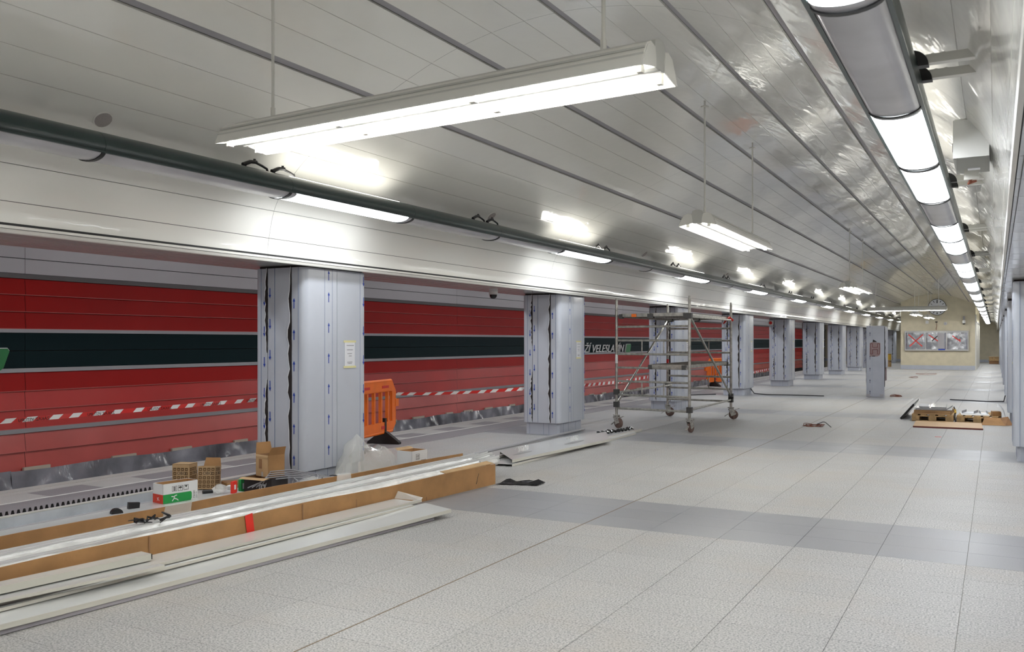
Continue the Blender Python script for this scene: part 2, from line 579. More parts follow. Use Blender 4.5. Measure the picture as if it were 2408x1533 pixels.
# end block between the two column rows
def build_end_block():
    x0, x1 = -4.84, -1.0
    m = MB()
    poly = [(x0, 0.26)] + [(x0, 2.6)]
    n = 24
    top = []
    for i in range(n + 1):
        s = -3.6 + 7.2 * i / n
        p = vault(s if abs(s) > 1e-6 else 1e-4, 0.03)
        if x0 <= p[0] <= x1: top.append(p)
    import bisect
    def zat(x):
        best = min((abs(vault(s_ / 100.0 if s_ else 1e-4)[0] - x), vault(s_ / 100.0 if s_ else 1e-4)[1]) for s_ in range(-380, 381))
        return best[1] + .03
    poly = [(x0, 0.0), (x1, 0.0), (x1, zat(x1))] + list(reversed(top)) + [(x0, zat(x0))]
    m.prism(poly, YE, YE + 13, 'y')
    w = tag(m.build('wall_end', M['end_wall']), 'cream end wall filling the vault behind the clock', kind='structure')
    for a, b in ((x0, x0 + 1.62), (x0 + 1.625, x0 + 3.05), (x0 + 3.055, x1 + .02)):
        MB().box(a, b, YE - 0.03, YE, 0.0, 0.24).build('skirting_panel', M['plinth'], w)
    for y in (57.0, 60.5, 64.0):
        d = MB()
        d.box(x1, x1 + .06, y, y + .1, 0, 2.75)
        d.box(x1, x1 + .06, y + 1.5, y + 1.6, 0, 2.75)
        d.box(x1, x1 + .06, y, y + 1.6, 2.65, 2.75)
        d.build('door_frame', M['white_metal'], w)
        MB().box(x1, x1 + .025, y + .1, y + 1.5, 0, 2.65).build('door_leaf', M['plaster'], w)
    MB().box(x1 - .02, x1 + .05, YE - .05, YE + .08, 0, 3.1).build('corner_post', M['white_metal'], w)
    return w


build_end_block()
m_ = MB().box(WALL_L, WALL_R, YF - .04, YF, 0, .2)
m_.build('skirting_panel', M['plinth'], WFAR)


# ------------------------------------------------------------------ columns
def jag(n, z0, z1, w, seed, bias=0.0):
    """outline of a ragged tear: list of (offset, z)"""
    rd = random.Random(seed)
    out = []
    for i in range(n + 1):
        z = z0 + (z1 - z0) * i / n
        k = (0.35 + 0.65 * rd.random()) * w * (0.25 + 0.75 * math.sin(math.pi * min(1, max(0, i / n))) ** 0.6)
        out.append((k + bias, z))
    return out


HX, HY = 0.36, 0.535           # half size of the cladding
ZB, ZT = 0.205, 2.40           # cladding bottom and top


def make_column(variant):
    root = thing('column', 'column', 'column')
    r = 0.075
    th_ = 0.006

    def arc(cx, cy, a0, a1, rr, n=6):
        return [(cx + rr * math.cos(R(a0 + (a1 - a0) * i / n)), cy + rr * math.sin(R(a0 + (a1 - a0) * i / n))) for i in range(n + 1)]
    # four bent corner sheets (local +X looks into the hall, local -Y to the camera)
    for sx in (-1, 1):
        for sy in (-1, 1):
            lim = 0.175 if sx > 0 else 0.19
            ax = HX - lim                       # where the sheet stops on the narrow face
            a = [(sx * ax, sy * HY)] + [(sx * px, sy * py) for px, py in reversed(arc(HX - r, HY - r, 0, 90, r))] + [(sx * HX, sy * 0.003)]
            b = [(sx * ax, sy * (HY - th_))] + [(sx * px, sy * py) for px, py in reversed(arc(HX - r, HY - r, 0, 90, r - th_))] + [(sx * (HX - th_), sy * 0.003)]
            MB().prism(a + list(reversed(b)), ZB, ZT, 'z').build('cladding_sheet', M['film'], root, 30)
    # filler sheets on the two narrow faces
    for sy in (-1, 1):
        MB().box(-HX + 0.197, HX - 0.182, min(sy * (HY - .008), sy * (HY - .002)), max(sy * (HY - .008), sy * (HY - .002)), ZB, ZT).build('cladding_sheet', M['film'], root)
    # dark core behind the joints, plinth, shadow gap on top
    MB().prism([(-HX + .07, -HY + .012), (HX - .07, -HY + .012), (HX - .012, -HY + .07), (HX - .012, HY - .07), (HX - .07, HY - .012), (-HX + .07, HY - .012), (-HX + .012, HY - .07), (-HX + .012, -HY + .07)], ZB + .004, ZT + .022, 'z').build('core', M['tear'], root)
    MB().prism([(-HX + .05, -HY + .06), (HX - .09, -HY + .06), (HX - .05, -HY + .10), (HX - .05, HY - .10), (HX - .09, HY - .06), (-HX + .05, HY - .06)], 0, ZB, 'z').build('plinth', M['plinth'], root)
    for sy in (-1, 1):
        y = sy * (HY + 0.0035)
        for q, x in enumerate((-HX + 0.193, HX - 0.178)):
            rd = random.Random(variant * 10 + q + (5 if sy > 0 else 0))
            m = MB()
            spans = [(ZB, ZT)] if rd.random() < .5 else [(ZB + .02, ZB + .75 + .3 * rd.random()), (1.35 + .3 * rd.random(), ZT)]
            for z0, z1 in spans:
                e = jag(26, z0, z1, 0.058 if q else 0.040, variant * 7 + q)
                f = jag(26, z0, z1, 0.010, variant * 3 + q + 40)
                rows = [[(x - e[i][0], y, e[i][1]), (x + f[i][0], y, f[i][1])] for i in range(27)]
                m.grid(rows)
            m.build('torn_joint', M['tear'], root)
            m2 = MB()
            for z0, z1 in spans:
                e = jag(26, z0, z1, 0.058 if q else 0.040, variant * 7 + q)
                m2.grid([[(x - e[i][0] - .006, y + sy * .004, e[i][1] + .01), (x - e[i][0] + .002, y + sy * .002, e[i][1])] for i in range(27)])
            m2.build('torn_film', M['paper'], root)
    # printed guide lines and arrows on the film
    ln, ar = MB(), MB()

    def arrow(face, t, z, up):
        s = 1 if up else -1
        pts = [(-.0055, -.055), (.0055, -.055), (.0055, .02), (.018, .02), (0, .058), (-.018, .02), (-.0055, .02)]
        vs = []
        for a, b in pts:
            if face == 'y': vs.append((t + a, -HY - .0045, z + s * b))
            elif face == 'Y': vs.append((t + a, HY + .0045, z + s * b))
            else: vs.append((HX + .0025, t + a, z + s * b))
        ar.add(vs, [(0, 1, 2, 6), (2, 3, 4), (2, 4, 6), (4, 5, 6)])
    zs = [0.32 + .338 * i + 0.03 * (variant % 3) for i in range(7)]
    for i, z in enumerate(zs):
        for f in ('y', 'Y'):
            if z < 2.3:
                arrow(f, -HX + .150, min(2.3, z + .04), False)
                arrow(f, -HX + .232, z + .12 if z + .12 < 2.33 else 2.33, False)
                arrow(f, HX - .140, z, True)
        arrow('x', -.140, min(z + .08, 2.33), True)
        arrow('x', .470, z + .05 if z < 2.28 else 2.3, False)
    for t in (-HX + .10, -HX + .30, HX - .08):
        ln.box(t - .0018, t + .0018, -HY - .0035, -HY, ZB, ZT)
        ln.box(t - .0018, t + .0018, HY, HY + .0035, ZB, ZT)
    for t in (-.207, -.079, .407):
        ln.box(HX, HX + .0015, t - .0018, t + .0018, ZB, ZT)
    for t in (-.25, .02, .12):
        ln.box(t - .0018, t + .0018, -HY + .0575, -HY + .0595, 0.002, ZB - .004)
    for t in (-.3, -.1, .2):
        ln.box(HX - .0505, HX - .0485, t - .0018, t + .0018, 0.002, ZB - .004)
    ar.build('printed_arrow', M['ink'], root)
    ln.build('printed_line', M['line'], root)
    # paper notice with two strips of yellow tape on the hall side
    y0, y1, z0, z1 = 0.13, 0.31, 1.31, 1.60
    nt = MB().box(HX + .002, HX + .0035, y0, y1, z0, z1).build('notice', M['paper'], root)
    tx = MB()
    rd = random.Random(5)
    for z, w in ((1.555, .11), (1.505, .10), (1.462, .08), (1.435, .035), (1.365, .085), (1.35, .075)):
        y = (y0 + y1) / 2 - w / 2
        while y < (y0 + y1) / 2 + w / 2:
            l = .008 + .012 * rd.random()
            tx.box(HX + .0036, HX + .0042, y, y + l, z - .004, z + .004)
            y += l + .004
    tx.build('print', M['print'], nt)
    for z in (z0, z1):
        MB().box(HX + .0034, HX + .0046, y0 - .02, y1 + .02, z - .012, z + .012).build('tape_strip', M['masking'], nt)
    return root


ORD = ['nearest', 'second', 'third', 'fourth', 'fifth', 'sixth', 'seventh', 'eighth', 'ninth', 'tenth', 'eleventh']
protos = [make_column(v) for v in range(3)]
used = [False] * 3
CX_L, CX_R = -6.48 - HX, 0.20 + HX


def put_column(v, loc, rz, label, group):
    if not used[v]:
        used[v] = True
        protos[v].location = loc
        protos[v].rotation_euler = (0, 0, rz)
        tag(protos[v], label, None, group)
    else:
        copy_tree(protos[v], loc, rz, label, group)


COLS = []
for k in range(11):
    y = CY0 + PITCH * k
    if k == 0: lab = 'film-wrapped column nearest the camera, behind the cardboard cartons'
    elif k == 1: lab = 'film-wrapped column beside the white panels left of the scaffold tower'
    elif k == 2: lab = 'film-wrapped column seen through the scaffold tower'
    else: lab = 'film-wrapped column, %s from the camera in the row before the red wall' % ORD[k]
    put_column(k % 3, (CX_L, y, 0), 0, lab, 'columns along the red wall')
for k in range(1, 11):
    y = CY0 + PITCH * k
    lab = 'film-wrapped column cut by the right picture edge' if k == 1 else 'film-wrapped column, %s in the row at the right picture edge' % ORD[k - 1]
    put_column((k + 1) % 3, (CX_R, y, 0), math.pi, lab, 'columns along the right side')


# ------------------------------------------------------------------ trough lights along both sides
def build_trough(sd, y_start, mod, lit, label, nmod0, nmod1, zc=2.99, dx=2.62, group='continuous trough lights'):
    xc = XC + sd * dx
    root = thing('trough_light', label, 'light fitting', (xc, 0, zc), 0, group)
    hw = 0.165
    out = [(-hw * .94, -.030)] + [(hw * 1.03 * math.cos(R(180 - i * 15)), .015 + .125 * math.sin(R(180 - i * 15))) for i in range(13)] + [(hw * .94, -.030)]
    inn = [(x * .88, z * .9 if z > 0 else z) for x, z in reversed(out)]
    y0, y1 = y_start + nmod0 * mod, y_start + nmod1 * mod
    b = y0
    me = MB().prism(out + inn, 0.0, mod - 0.003, 'y').mesh('housing', M['green_metal'], 50)
    dpts = [(hw * .84 * math.cos(R(180 + i * 15)), -.026 + .048 * math.sin(R(i * -15))) for i in range(13)]
    don = MB().strip(dpts, .085, mod - .085).mesh('diffuser', M['diff_on'], 60)
    dend = MB().strip(dpts, .012, .085).mesh('diffuser_end', M['diff_off'], 60)
    dof = MB().strip(dpts, .012, mod - .012).mesh('diffuser', M['diff_off'], 60)
    ring = MB()
    rp = [(hw * .88 * math.cos(R(180 + i * 15)), -.026 + .057 * math.sin(R(i * -15))) for i in range(13)]
    ring.prism(rp + [(x * .95, z + .006) for x, z in reversed(rp)], -.016, .016, 'y')
    ring = ring.mesh('joint_band', M['black'], 50)
    rail = MB().box(-hw * .94 - .004, -hw * .94 + .016, y0, y1, -.036, -.024).box(hw * .94 - .016, hw * .94 + .004, y0, y1, -.036, -.024)
    rail.build('edge_rail', M['green_metal'], root)
    upl = MB().strip([(-sd * .03, .1420), (sd * .01, .1435), (sd * .05, .1400)], .10, mod - .10).mesh('uplight', M['uplight'])
    # bracket: black quarter plate on the trough, white arm to the vault
    xw = 0.45 * sd
    br = MB()
    q = [(0, 0)] + [(.085 * math.cos(R(a)), .085 * math.sin(R(a))) for a in range(0, 91, 15)]
    br.prism([(sd * (hw - .03 + x), .02 + z) for x, z in q], -.03, .03, 'y')
    br.tube([(-sd * .02, -.15, .13), (-sd * .02, -.12, .175), (-sd * .01, -.02, .197), (0, .08, .182), (0, .14, .165), (0, .155, .12)], .011, 6)
    br.tube([(-sd * .01, -.02, .197), (-sd * .01, -.02, .225)], .012, 8)
    br.tube([(-sd * .02, -.17, .150), (-sd * .02, -.08, .190), (-sd * .01, .0, .200)], .018, 6)
    br = br.mesh('clamp', M['black'], 40)
    arm = MB().box(min(sd * (hw + .02), xw), max(sd * (hw + .02), xw), -.026, .026, .03, .075)
    arm.cyl((sd * (hw + .07), 0, .075), (sd * (hw + .07), 0, .083), .01, 8)
    arm.cyl((sd * (hw + .12), 0, .075), (sd * (hw + .12), 0, .083), .01, 8)
    arm = arm.mesh('arm', M['white_metal'], 40)
    for k in range(nmod0, nmod1):
        y = y_start + k * mod
        place('housing', me, root, (0, y, 0))
        place('diffuser', don if lit(k) else dof, root, (0, y, 0))
        place('joint_band', ring, root, (0, y, 0))
        if lit(k):
            place('uplight', upl, root, (0, y, 0))
            place('diffuser_end', dend, root, (0, y, 0))
            place('diffuser_end', dend, root, (0, y + mod - .097, 0))
        if k % 2 == 0:
            for e in ((-.30, .05) if sd < 0 else (-.62, -.33)):
                c = place('clamp', br, root, (0, y + e, 0))
                place('arm', arm, c)
    return root


build_trough(-1, 6.05, 1.92, lambda k: k % 3 == 0, 'dark green trough light along the vault above the red wall', -6, 36)
build_trough(1, 5.60, 1.87, lambda k: k % 3 != 2, 'dark green trough light with two of three modules lit, at upper right', -6, 37)
build_trough(-1, 5.10, 1.92, lambda k: k % 3 != 2, 'added unseen trough light above the platform edge beside the red wall', -6, 36, 3.45, 5.2)  # added fitting out of view, brightens the track zone
build_trough(1, 5.10, 1.92, lambda k: k % 3 != 2, 'added unseen trough light above the platform edge behind the right columns', -6, 36, 3.45, 5.2)  # likewise added and unseen, for the other track zone


# ------------------------------------------------------------------ pendant lamps
def make_pendant():
    root = thing('pendant_lamp', 'pendant', 'lamp', (0, 0, 0), 0, 'twin fluorescent pendant lamps')
    Lh = 1.48
    body = [(-.052, -.072), (-.018, -.078), (-.012, -.070), (.012, -.070), (.018, -.078), (.052, -.072), (.056, -.040), (.062, .02), (.055, .060), (.02, .075), (-.02, .075), (-.055, .060), (-.062, .02), (-.056, -.040)]
    MB().prism(body, -Lh, Lh, 'y').build('spine', M['lamp_grey'], root, 30)
    for s in (-1, 1):
        wing = [(s * .050, -.03), (s * .062, .022), (s * .100, .032), (s * .145, .012), (s * .180, -.040), (s * .206, -.100)]
        o = [(x + s * .004, z + .008) for x, z in wing]
        MB().prism(wing + list(reversed(o)), -Lh, Lh, 'y').build('reflector', M['white_metal'], root, 50)
        for zz in (-.01, -.045):
            f = .180 + (-.040 - zz) * .44
            MB().box(min(s * f, s * (f + .008)), max(s * f, s * (f + .008)), -Lh, Lh, zz, zz + .010).build('rib', M['lamp_grey'], root)
        for e in (-1, 1):
            MB().prism(wing + [(s * .05, -.07)], e * Lh - .004, e * Lh + .004, 'y').build('end_plate', M['white_metal'], root)
        for q in range(3):
            y0 = -Lh + .05 + q * .965
            t = MB()
            t.tube([(s * .116, y0 + .02, -.088), (s * .116, y0 + .93, -.088)], .014, 10)
            t.build('fluorescent_tube', M['tube_on'], root, 40)
            for yy in (y0, y0 + .95):
                MB().box(s * .116 - .017, s * .116 + .017, yy - .014, yy + .014, -.106, .02).build('tube_holder', M['white_metal'], root)
    for yy in (-1.18, 1.18):
        rd = MB()
        rd.cyl((0, yy, .06), (0, yy, 1.44), .0105, 8)
        rd.cyl((0, yy, .06), (0, yy, .13), .016, 8)
        rd.cyl((0, yy, 1.25), (0, yy, 1.262), .045, 12)
        rd.build('rod', M['white_metal'], root, 40)
    return root


pend = make_pendant()
pend.location = (-2.88, 4.12, 2.965)
pend.rotation_euler = (0, 0, R(90 - 4))
tag(pend, 'twin-tube pendant lamp hung crosswise, nearest the camera')
for (x, y), rz, lab in (((-2.86, 10.8), 1, 'twin-tube pendant lamp above the scaffold tower'),
                        ((-3.05, 23.4), 0, 'twin-tube pendant lamp seen small beyond the scaffold'),
                        ((-3.2, 39.3), 90, 'pendant lamp hung crosswise in front of the wall clock'),
                        ((-3.35, 46.6), 0, 'twin-tube pendant lamp just left of the wall clock'),
                        ((-3.15, 52.6), 0, 'small twin-tube pendant lamp right beneath the wall clock'),
                        ((-3.14, -2.6), 90, 'added unseen pendant lamp hung crosswise behind the camera')):  # last lamp is an added fill light out of view
    copy_tree(pend, (x, y, 2.955), R(rz), lab)


# ------------------------------------------------------------------ more materials
M['letter'] = mat('sign_letter_silver', (0.85, 0.85, 0.83), 0.35)
M['badge'] = mat('badge_green', (0.02, 0.22, 0.06), 0.4)
M['badge_edge'] = mat('badge_edge', (0.72, 0.74, 0.72), 0.4)
M['orange'] = mat('orange_plastic', (0.86, 0.17, 0.012), 0.42, var=(5, 0.06))
M['rubber'] = mat('black_rubber', (0.018, 0.014, 0.013), 0.65)
M['tape_red'] = mat('tape_red', (0.62, 0.02, 0.015), 0.35)
M['tape_white'] = mat('tape_white', (0.80, 0.78, 0.76), 0.35)
M['scaf'] = mat('scaffold_aluminium', (0.42, 0.41, 0.37), 0.38, 0.55, var=(14, 0.25))
M['scaf_dark'] = mat('scaffold_coupler', (0.07, 0.068, 0.065), 0.5, 0.3)
M['ply'] = mat('deck_plywood', (0.17, 0.145, 0.12), 0.7, var=(9, 0.3))
M['wheel'] = mat('caster_wheel_rubber', (0.14, 0.085, 0.07), 0.6, var=(25, 0.3))
M['caster'] = mat('caster_metal', (0.40, 0.39, 0.36), 0.5, 0.3, var=(40, 0.4))
M['ribbon'] = mat('red_ribbon', (0.75, 0.03, 0.015), 0.5)
M['kraft'] = mat('kraft_cardboard', (0.40, 0.215, 0.085), 0.75, var=(4.5, 0.12), bump=(40, 0.05))
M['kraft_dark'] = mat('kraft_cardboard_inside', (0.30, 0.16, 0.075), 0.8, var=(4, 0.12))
M['kraft_light'] = mat('kraft_cardboard_light', (0.50, 0.33, 0.17), 0.8, var=(4, 0.1))
M['card_white'] = mat('white_carton', (0.74, 0.74, 0.73), 0.6)
M['card_red'] = mat('carton_red', (0.62, 0.045, 0.02), 0.55)
M['card_green'] = mat('carton_green', (0.012, 0.30, 0.06), 0.55)
M['card_black'] = mat('carton_black', (0.03, 0.024, 0.024), 0.6)
M['carton_ink'] = mat('carton_ink', (0.03, 0.025, 0.02), 0.7)
M['brown_ink'] = mat('carton_brown_ink', (0.16, 0.085, 0.03), 0.7)
M['profile'] = mat('white_profile', (0.66, 0.67, 0.66), 0.33, coat=(0.6, 0.1), var=(0.8, 0.03))
M['profile_in'] = mat('profile_inside_shadow', (0.30, 0.30, 0.30), 0.6)
M['cream_edge'] = mat('profile_cream_edge', (0.60, 0.59, 0.52), 0.3)
M['galv'] = mat('galvanised_steel', (0.62, 0.65, 0.68), 0.38, 0.35, var=(6, 0.10))
M['wrap'] = mat('bubble_wrap', (0.74, 0.74, 0.72), 0.12, var=(5, 0.10), bump=(34, 0.55, 4, (1, .35, 1)), coat=(1.0, 0.05))
M['clear'] = mat('clear_film', (0.84, 0.84, 0.80), 0.10, bump=(12, 0.9, 4), alpha=0.38, coat=(1.0, 0.05))
M['bag'] = mat('clear_bag', (0.86, 0.85, 0.78), 0.10, bump=(9, 1.0, 5), alpha=0.30, coat=(1.0, 0.05))
M['cable'] = mat('dark_cable', (0.05, 0.05, 0.055), 0.45)
M['cable_grey'] = mat('grey_cable', (0.30, 0.30, 0.32), 0.45)
M['cable_red'] = mat('brown_red_cable', (0.22, 0.06, 0.03), 0.5)
M['wood'] = mat('pallet_wood', (0.46, 0.30, 0.14), 0.8, var=(11, 0.25))
M['board'] = mat('brown_board', (0.56, 0.37, 0.20), 0.55, var=(3, 0.05))
M['board_edge'] = mat('board_edge', (0.16, 0.035, 0.025), 0.6)
M['tray'] = mat('grey_tray', (0.44, 0.45, 0.47), 0.4, 0.2)
M['foil'] = mat('silver_foil', (0.45, 0.46, 0.49), 0.16, 0.9, bump=(5, 0.55, 4, (1.2, 1, .6)))
M['alu_frame'] = mat('board_frame', (0.48, 0.48, 0.48), 0.4, 0.5)
M['red_strip'] = mat('red_tape', (0.66, 0.03, 0.02), 0.5)
M['black_strip'] = mat('black_tape', (0.015, 0.015, 0.015), 0.5)
M['dial'] = mat('clock_dial', (0.72, 0.73, 0.76), 0.4)
M['mauve'] = mat('mauve_primer', (0.26, 0.19, 0.19), 0.7, var=(12, 0.1))
M['pylon'] = mat('pylon_film', (0.38, 0.40, 0.46), 0.4, var=(3, 0.05))
M['yellow'] = mat('yellow_plastic', (0.66, 0.42, 0.06), 0.5)
M['white_plastic'] = mat('white_plastic', (0.75, 0.75, 0.73), 0.35)
M['smoke'] = mat('smoked_dome', (0.02, 0.02, 0.022), 0.1)


# ------------------------------------------------------------------ station name signs on the wall
def name_sign(y_end, label):
    """lettering and green line badge; y_end = far end of the badge"""
    x = WALL_L + 0.055
    r = thing('station_name_sign', label, 'sign', (x, y_end, 1.2), 0, 'station name signs on the red wall')
    me = text_mesh('NÁDRAŽÍ VELESLAVÍN', 0.385, 0.012, 0.34)
    xs = [v.co.x for v in me.vertices]
    w = max(xs) - min(xs)
    k = 5.7 / w
    for v in me.vertices: v.co = Vector(((v.co.x - max(xs)) * k, v.co.y, v.co.z))
    me.materials.clear()
    me.materials.append(M['letter'])
    place('lettering', me, r, (0.02, -0.60, 0.02), (R(90), 0, R(90)))
    pl = [(-.50, -.02), (-.10, -.02), (-.05, .02), (.04, .27), (.01, .31), (-.38, .31), (-.42, .28), (-.53, .02)]
    MB().prism(pl, 0.0, 0.05, 'x').build('badge_body', M['badge_edge'], r)
    MB().prism([(a * .96 + .0, b * .95 + .005) for a, b in pl], 0.05, 0.054, 'x').build('badge_face', M['badge'], r)
    return r


name_sign(7.55, 'green badge of a station name sign cut by the left picture edge')
name_sign(32.08, 'raised silver station name with green badge on the dark band')


# ------------------------------------------------------------------ plastic sheets along the wall foot
def plastic_sheet(y0, y1, seed, label):
    rd = random.Random(seed)
    x = WALL_L + 0.085
    n, k = int((y1 - y0) * 22), 9
    rows = []
    ph = [rd.random() * 6 for _ in range(6)]
    for j in range(k + 1):
        z = -0.27 - 0.85 * j / k
        row = []
        for i in range(n + 1):
            y = y0 + (y1 - y0) * i / n
            am = 0.025 + 0.075 * j / k
            q_ = (y * 1.1 + ph[4]) % 1.0 - .5
            dx = am * (abs(math.sin(y * 5 + q_ * z * 22 + ph[0])) * 1.2 + .6 * abs(math.sin(y * 12 - q_ * z * 34 + ph[1])) - .8) + am * rd.uniform(-.10, .10)
            row.append((x + am * 1.2 + dx * .6, y, z + (0.012 * math.sin(y * 3 + ph[3]) if j == 0 else 0)))
        rows.append(row)
    s = MB().grid(rows).build('plastic_sheet', M['sheet'], None, 60)
    tag(s, label, 'plastic sheet', 'plastic sheets taped along the red wall')
    y = y0 + .2
    while y < y1 - .4:
        w = rd.uniform(.28, .5)
        MB().box(x - .012, x + .03, y, y + w, -.30 + rd.uniform(-.01, .01), -.235).build('tape_piece', M['beige_tape'], s)
        y += rd.uniform(.95, 1.5)


for i, (a, b, lab) in enumerate(((2.0, 7.6, 'crumpled grey plastic sheet taped to the red wall at the left edge'),
                                 (7.6, 13.8, 'crumpled plastic sheet taped up behind the cartons'),
                                 (13.8, 19.7, 'crumpled plastic sheet taped up behind the orange barrier and tape'),
                                 (19.7, 25.6, 'plastic sheet along the wall foot just left of the second column'),
                                 (25.6, 33.5, 'plastic sheet along the wall foot left of the scaffold tower'),
                                 (33.5, 42.0, 'plastic sheet along the wall foot behind the scaffold tower'),
                                 (42.0, 60.0, 'far plastic sheet along the wall foot beyond the fourth column'))):
    plastic_sheet(a, b, 31 + i, lab)


# ------------------------------------------------------------------ red and white tapes
def barrier_tape(pts, label, printed=True, twist=0.35, width=0.046):
    P = [Vector(p) for p in pts]
    # resample
    segs = []
    for a, b in zip(P, P[1:]):
        n = max(1, int((b - a).length / 0.055))
        segs += [a.lerp(b, i / n) for i in range(n)]
    segs.append(P[-1])
    m = MB()
    rows = []
    for i, p in enumerate(segs):
        t = (segs[min(i + 1, len(segs) - 1)] - segs[max(i - 1, 0)]).normalized()
        a = twist * math.sin(i * .05 + 1)
        up = Vector((0, 0, 1)) * math.cos(a) + t.cross(Vector((0, 0, 1))) * math.sin(a)
        sh = t * 0.03
        rows.append((p + up * width / 2 + sh, p - up * width / 2 - sh))
    for i in range(len(rows) - 1):
        m.add([rows[i][0], rows[i + 1][0], rows[i + 1][1], rows[i][1]], [(0, 1, 2, 3)], 1 if i % 9 in (0, 1, 4, 5) else 0)
    o = tag(m.build('barrier_tape', [M['tape_red'], M['tape_white']]), label, 'barrier tape', 'red and white barrier tapes')
    if printed:
        me = text_mesh('ZÁKAZ VSTUPU', 0.046, 0.0004, 0)
        me.materials.clear()
        me.materials.append(M['carton_ink'])
        d = (P[-1] - P[0]).normalized()
        L = (P[-1] - P[0]).length
        k = 0.2
        ang = math.atan2(d.y, d.x)
        pit = math.asin(d.z)
        while k < L - .7:
            p = P[0] + d * k
            # the print is read from the track side, so it shows back to front here
            c = place('print', me, o, (p.x + .004, p.y, p.z - 0.02), (R(90), 0, ang))
            c.scale = (-1, 1, 1)
            c.location = (p.x + .013 + d.x * .5, p.y + d.y * .5, p.z - .02 + d.z * .5)
            k += 0.75
    return o


barrier_tape([(-8.40, 2.6, .818), (-8.40, 9.7, .85)], 'red and white barrier tape stretched from the left edge to the nearest column')
barrier_tape([(-8.49, 11.55, .755), (-8.2, 12.1, .735), (-7.7, 12.85, .745), (-7.215, 13.55, .775)], 'barrier tape tied from the orange barrier to the second column', False, .5, .055)
barrier_tape([(-7.215, 14.5, .74), (-7.3, 16.3, .715), (-7.28, 18.2, .71), (-7.215, 19.8, .76)], 'barrier tape hung behind the scaffold tower between two columns', False, .4, .06)
barrier_tape([(-7.215, 26.9, .55), (-7.4, 29.5, .5), (-7.215, 32.5, .6)], 'barrier tape between the fourth and fifth columns', False, .3, .06)


# ------------------------------------------------------------------ orange barriers
def make_barrier(label, n_slots):
    r = thing('plastic_barrier', label, 'barrier', (0, 0, 0), 0, 'orange plastic barriers')
    W, z0, z1, t = 2.0, .18, .98, .045
    zt0, zt1 = .34, .82
    b = MB()

    def rect(y0, y1, za, zb):
        b.box(-t / 2, t / 2, y0, y1, za, zb)
    out = [(0, z0 + .10), (.10, z0), (W - .10, z0), (W, z0 + .10), (W, z1 - .17), (W - .14, z1), (.14, z1), (0, z1 - .17)]
    # frame made of bars around the upright slots
    b.prism([(0, z0 + .10), (.10, z0), (W - .10, z0), (W, z0 + .10), (W, zt0), (0, zt0)], -t / 2, t / 2, 'x')
    b.prism([(0, zt1), (W, zt1), (W, z1 - .17), (W - .14, z1), (.14, z1), (0, z1 - .17)], -t / 2, t / 2, 'x')
    pw = 0.05
    ny = n_slots + 1
    for i in range(ny):
        w = .13 if i in (0, ny - 1) else pw
        yc = (W - w) * i / (ny - 1) + (w / 2)
        rect(yc - w / 2, yc + w / 2, zt0, zt1)
    b.build('panel', M['orange'], r)
    rim = MB()
    rim.tube([(0, .14, z1), (0, W - .14, z1)], .028, 8)
    rim.tube([(0, .10, z0), (0, W - .10, z0)], .028, 8)
    rim.tube([(0, W, z0 + .1), (0, W, z1 - .17)], .026, 8)
    rim.tube([(0, 0, z0 + .1), (0, 0, z1 - .17)], .026, 8)
    rim.tube([(0, W, z1 - .17), (0, W - .14, z1)], .026, 8)
    rim.tube([(0, 0, z1 - .17), (0, .14, z1)], .026, 8)
    rim.build('rim', M['orange'], r, 50)
    for y in (.25, .95, 1.62):
        MB().box(-t / 2 - .004, t / 2 + .004, y - .12, y + .12, .87, .91).build('grip_slot', M['tape_red'], r)
    for y in (.42, 1.55):
        MB().box(-t / 2 - .004, t / 2 + .004, y - .07, y + .07, .235, .285).build('grip_slot', M['tape_red'], r)
    for y, s in ((W + .05, 1), (-.05, -1)):
        MB().box(-.03, .03, y - .06, y + .06, .56, .68).build('coupling_hook', M['orange'], r)
    for y in (.38, W - .38):
        f = MB()
        f.box(-.03, .03, y - .028, y + .028, .14, .40)
        f.prism([(-.27, 0), (.27, 0), (.27, .03), (.05, .19), (-.05, .19), (-.27, .03)], y - .045, y + .045, 'y')
        f.build('foot', M['rubber'], r)
    return r


B1 = make_barrier('orange plastic barrier with a black foot behind the nearest column', 8)
B1.location = (-8.40 + 1.62 * .208, 11.12 - 1.62 * .978, 0)
B1.rotation_euler = (0, 0, R(12))
B2 = make_barrier('orange slatted barrier seen through the scaffold tower', 14)
B2.location = (-8.95, 30.6, 0)
B2.rotation_euler = (0, 0, R(-25))


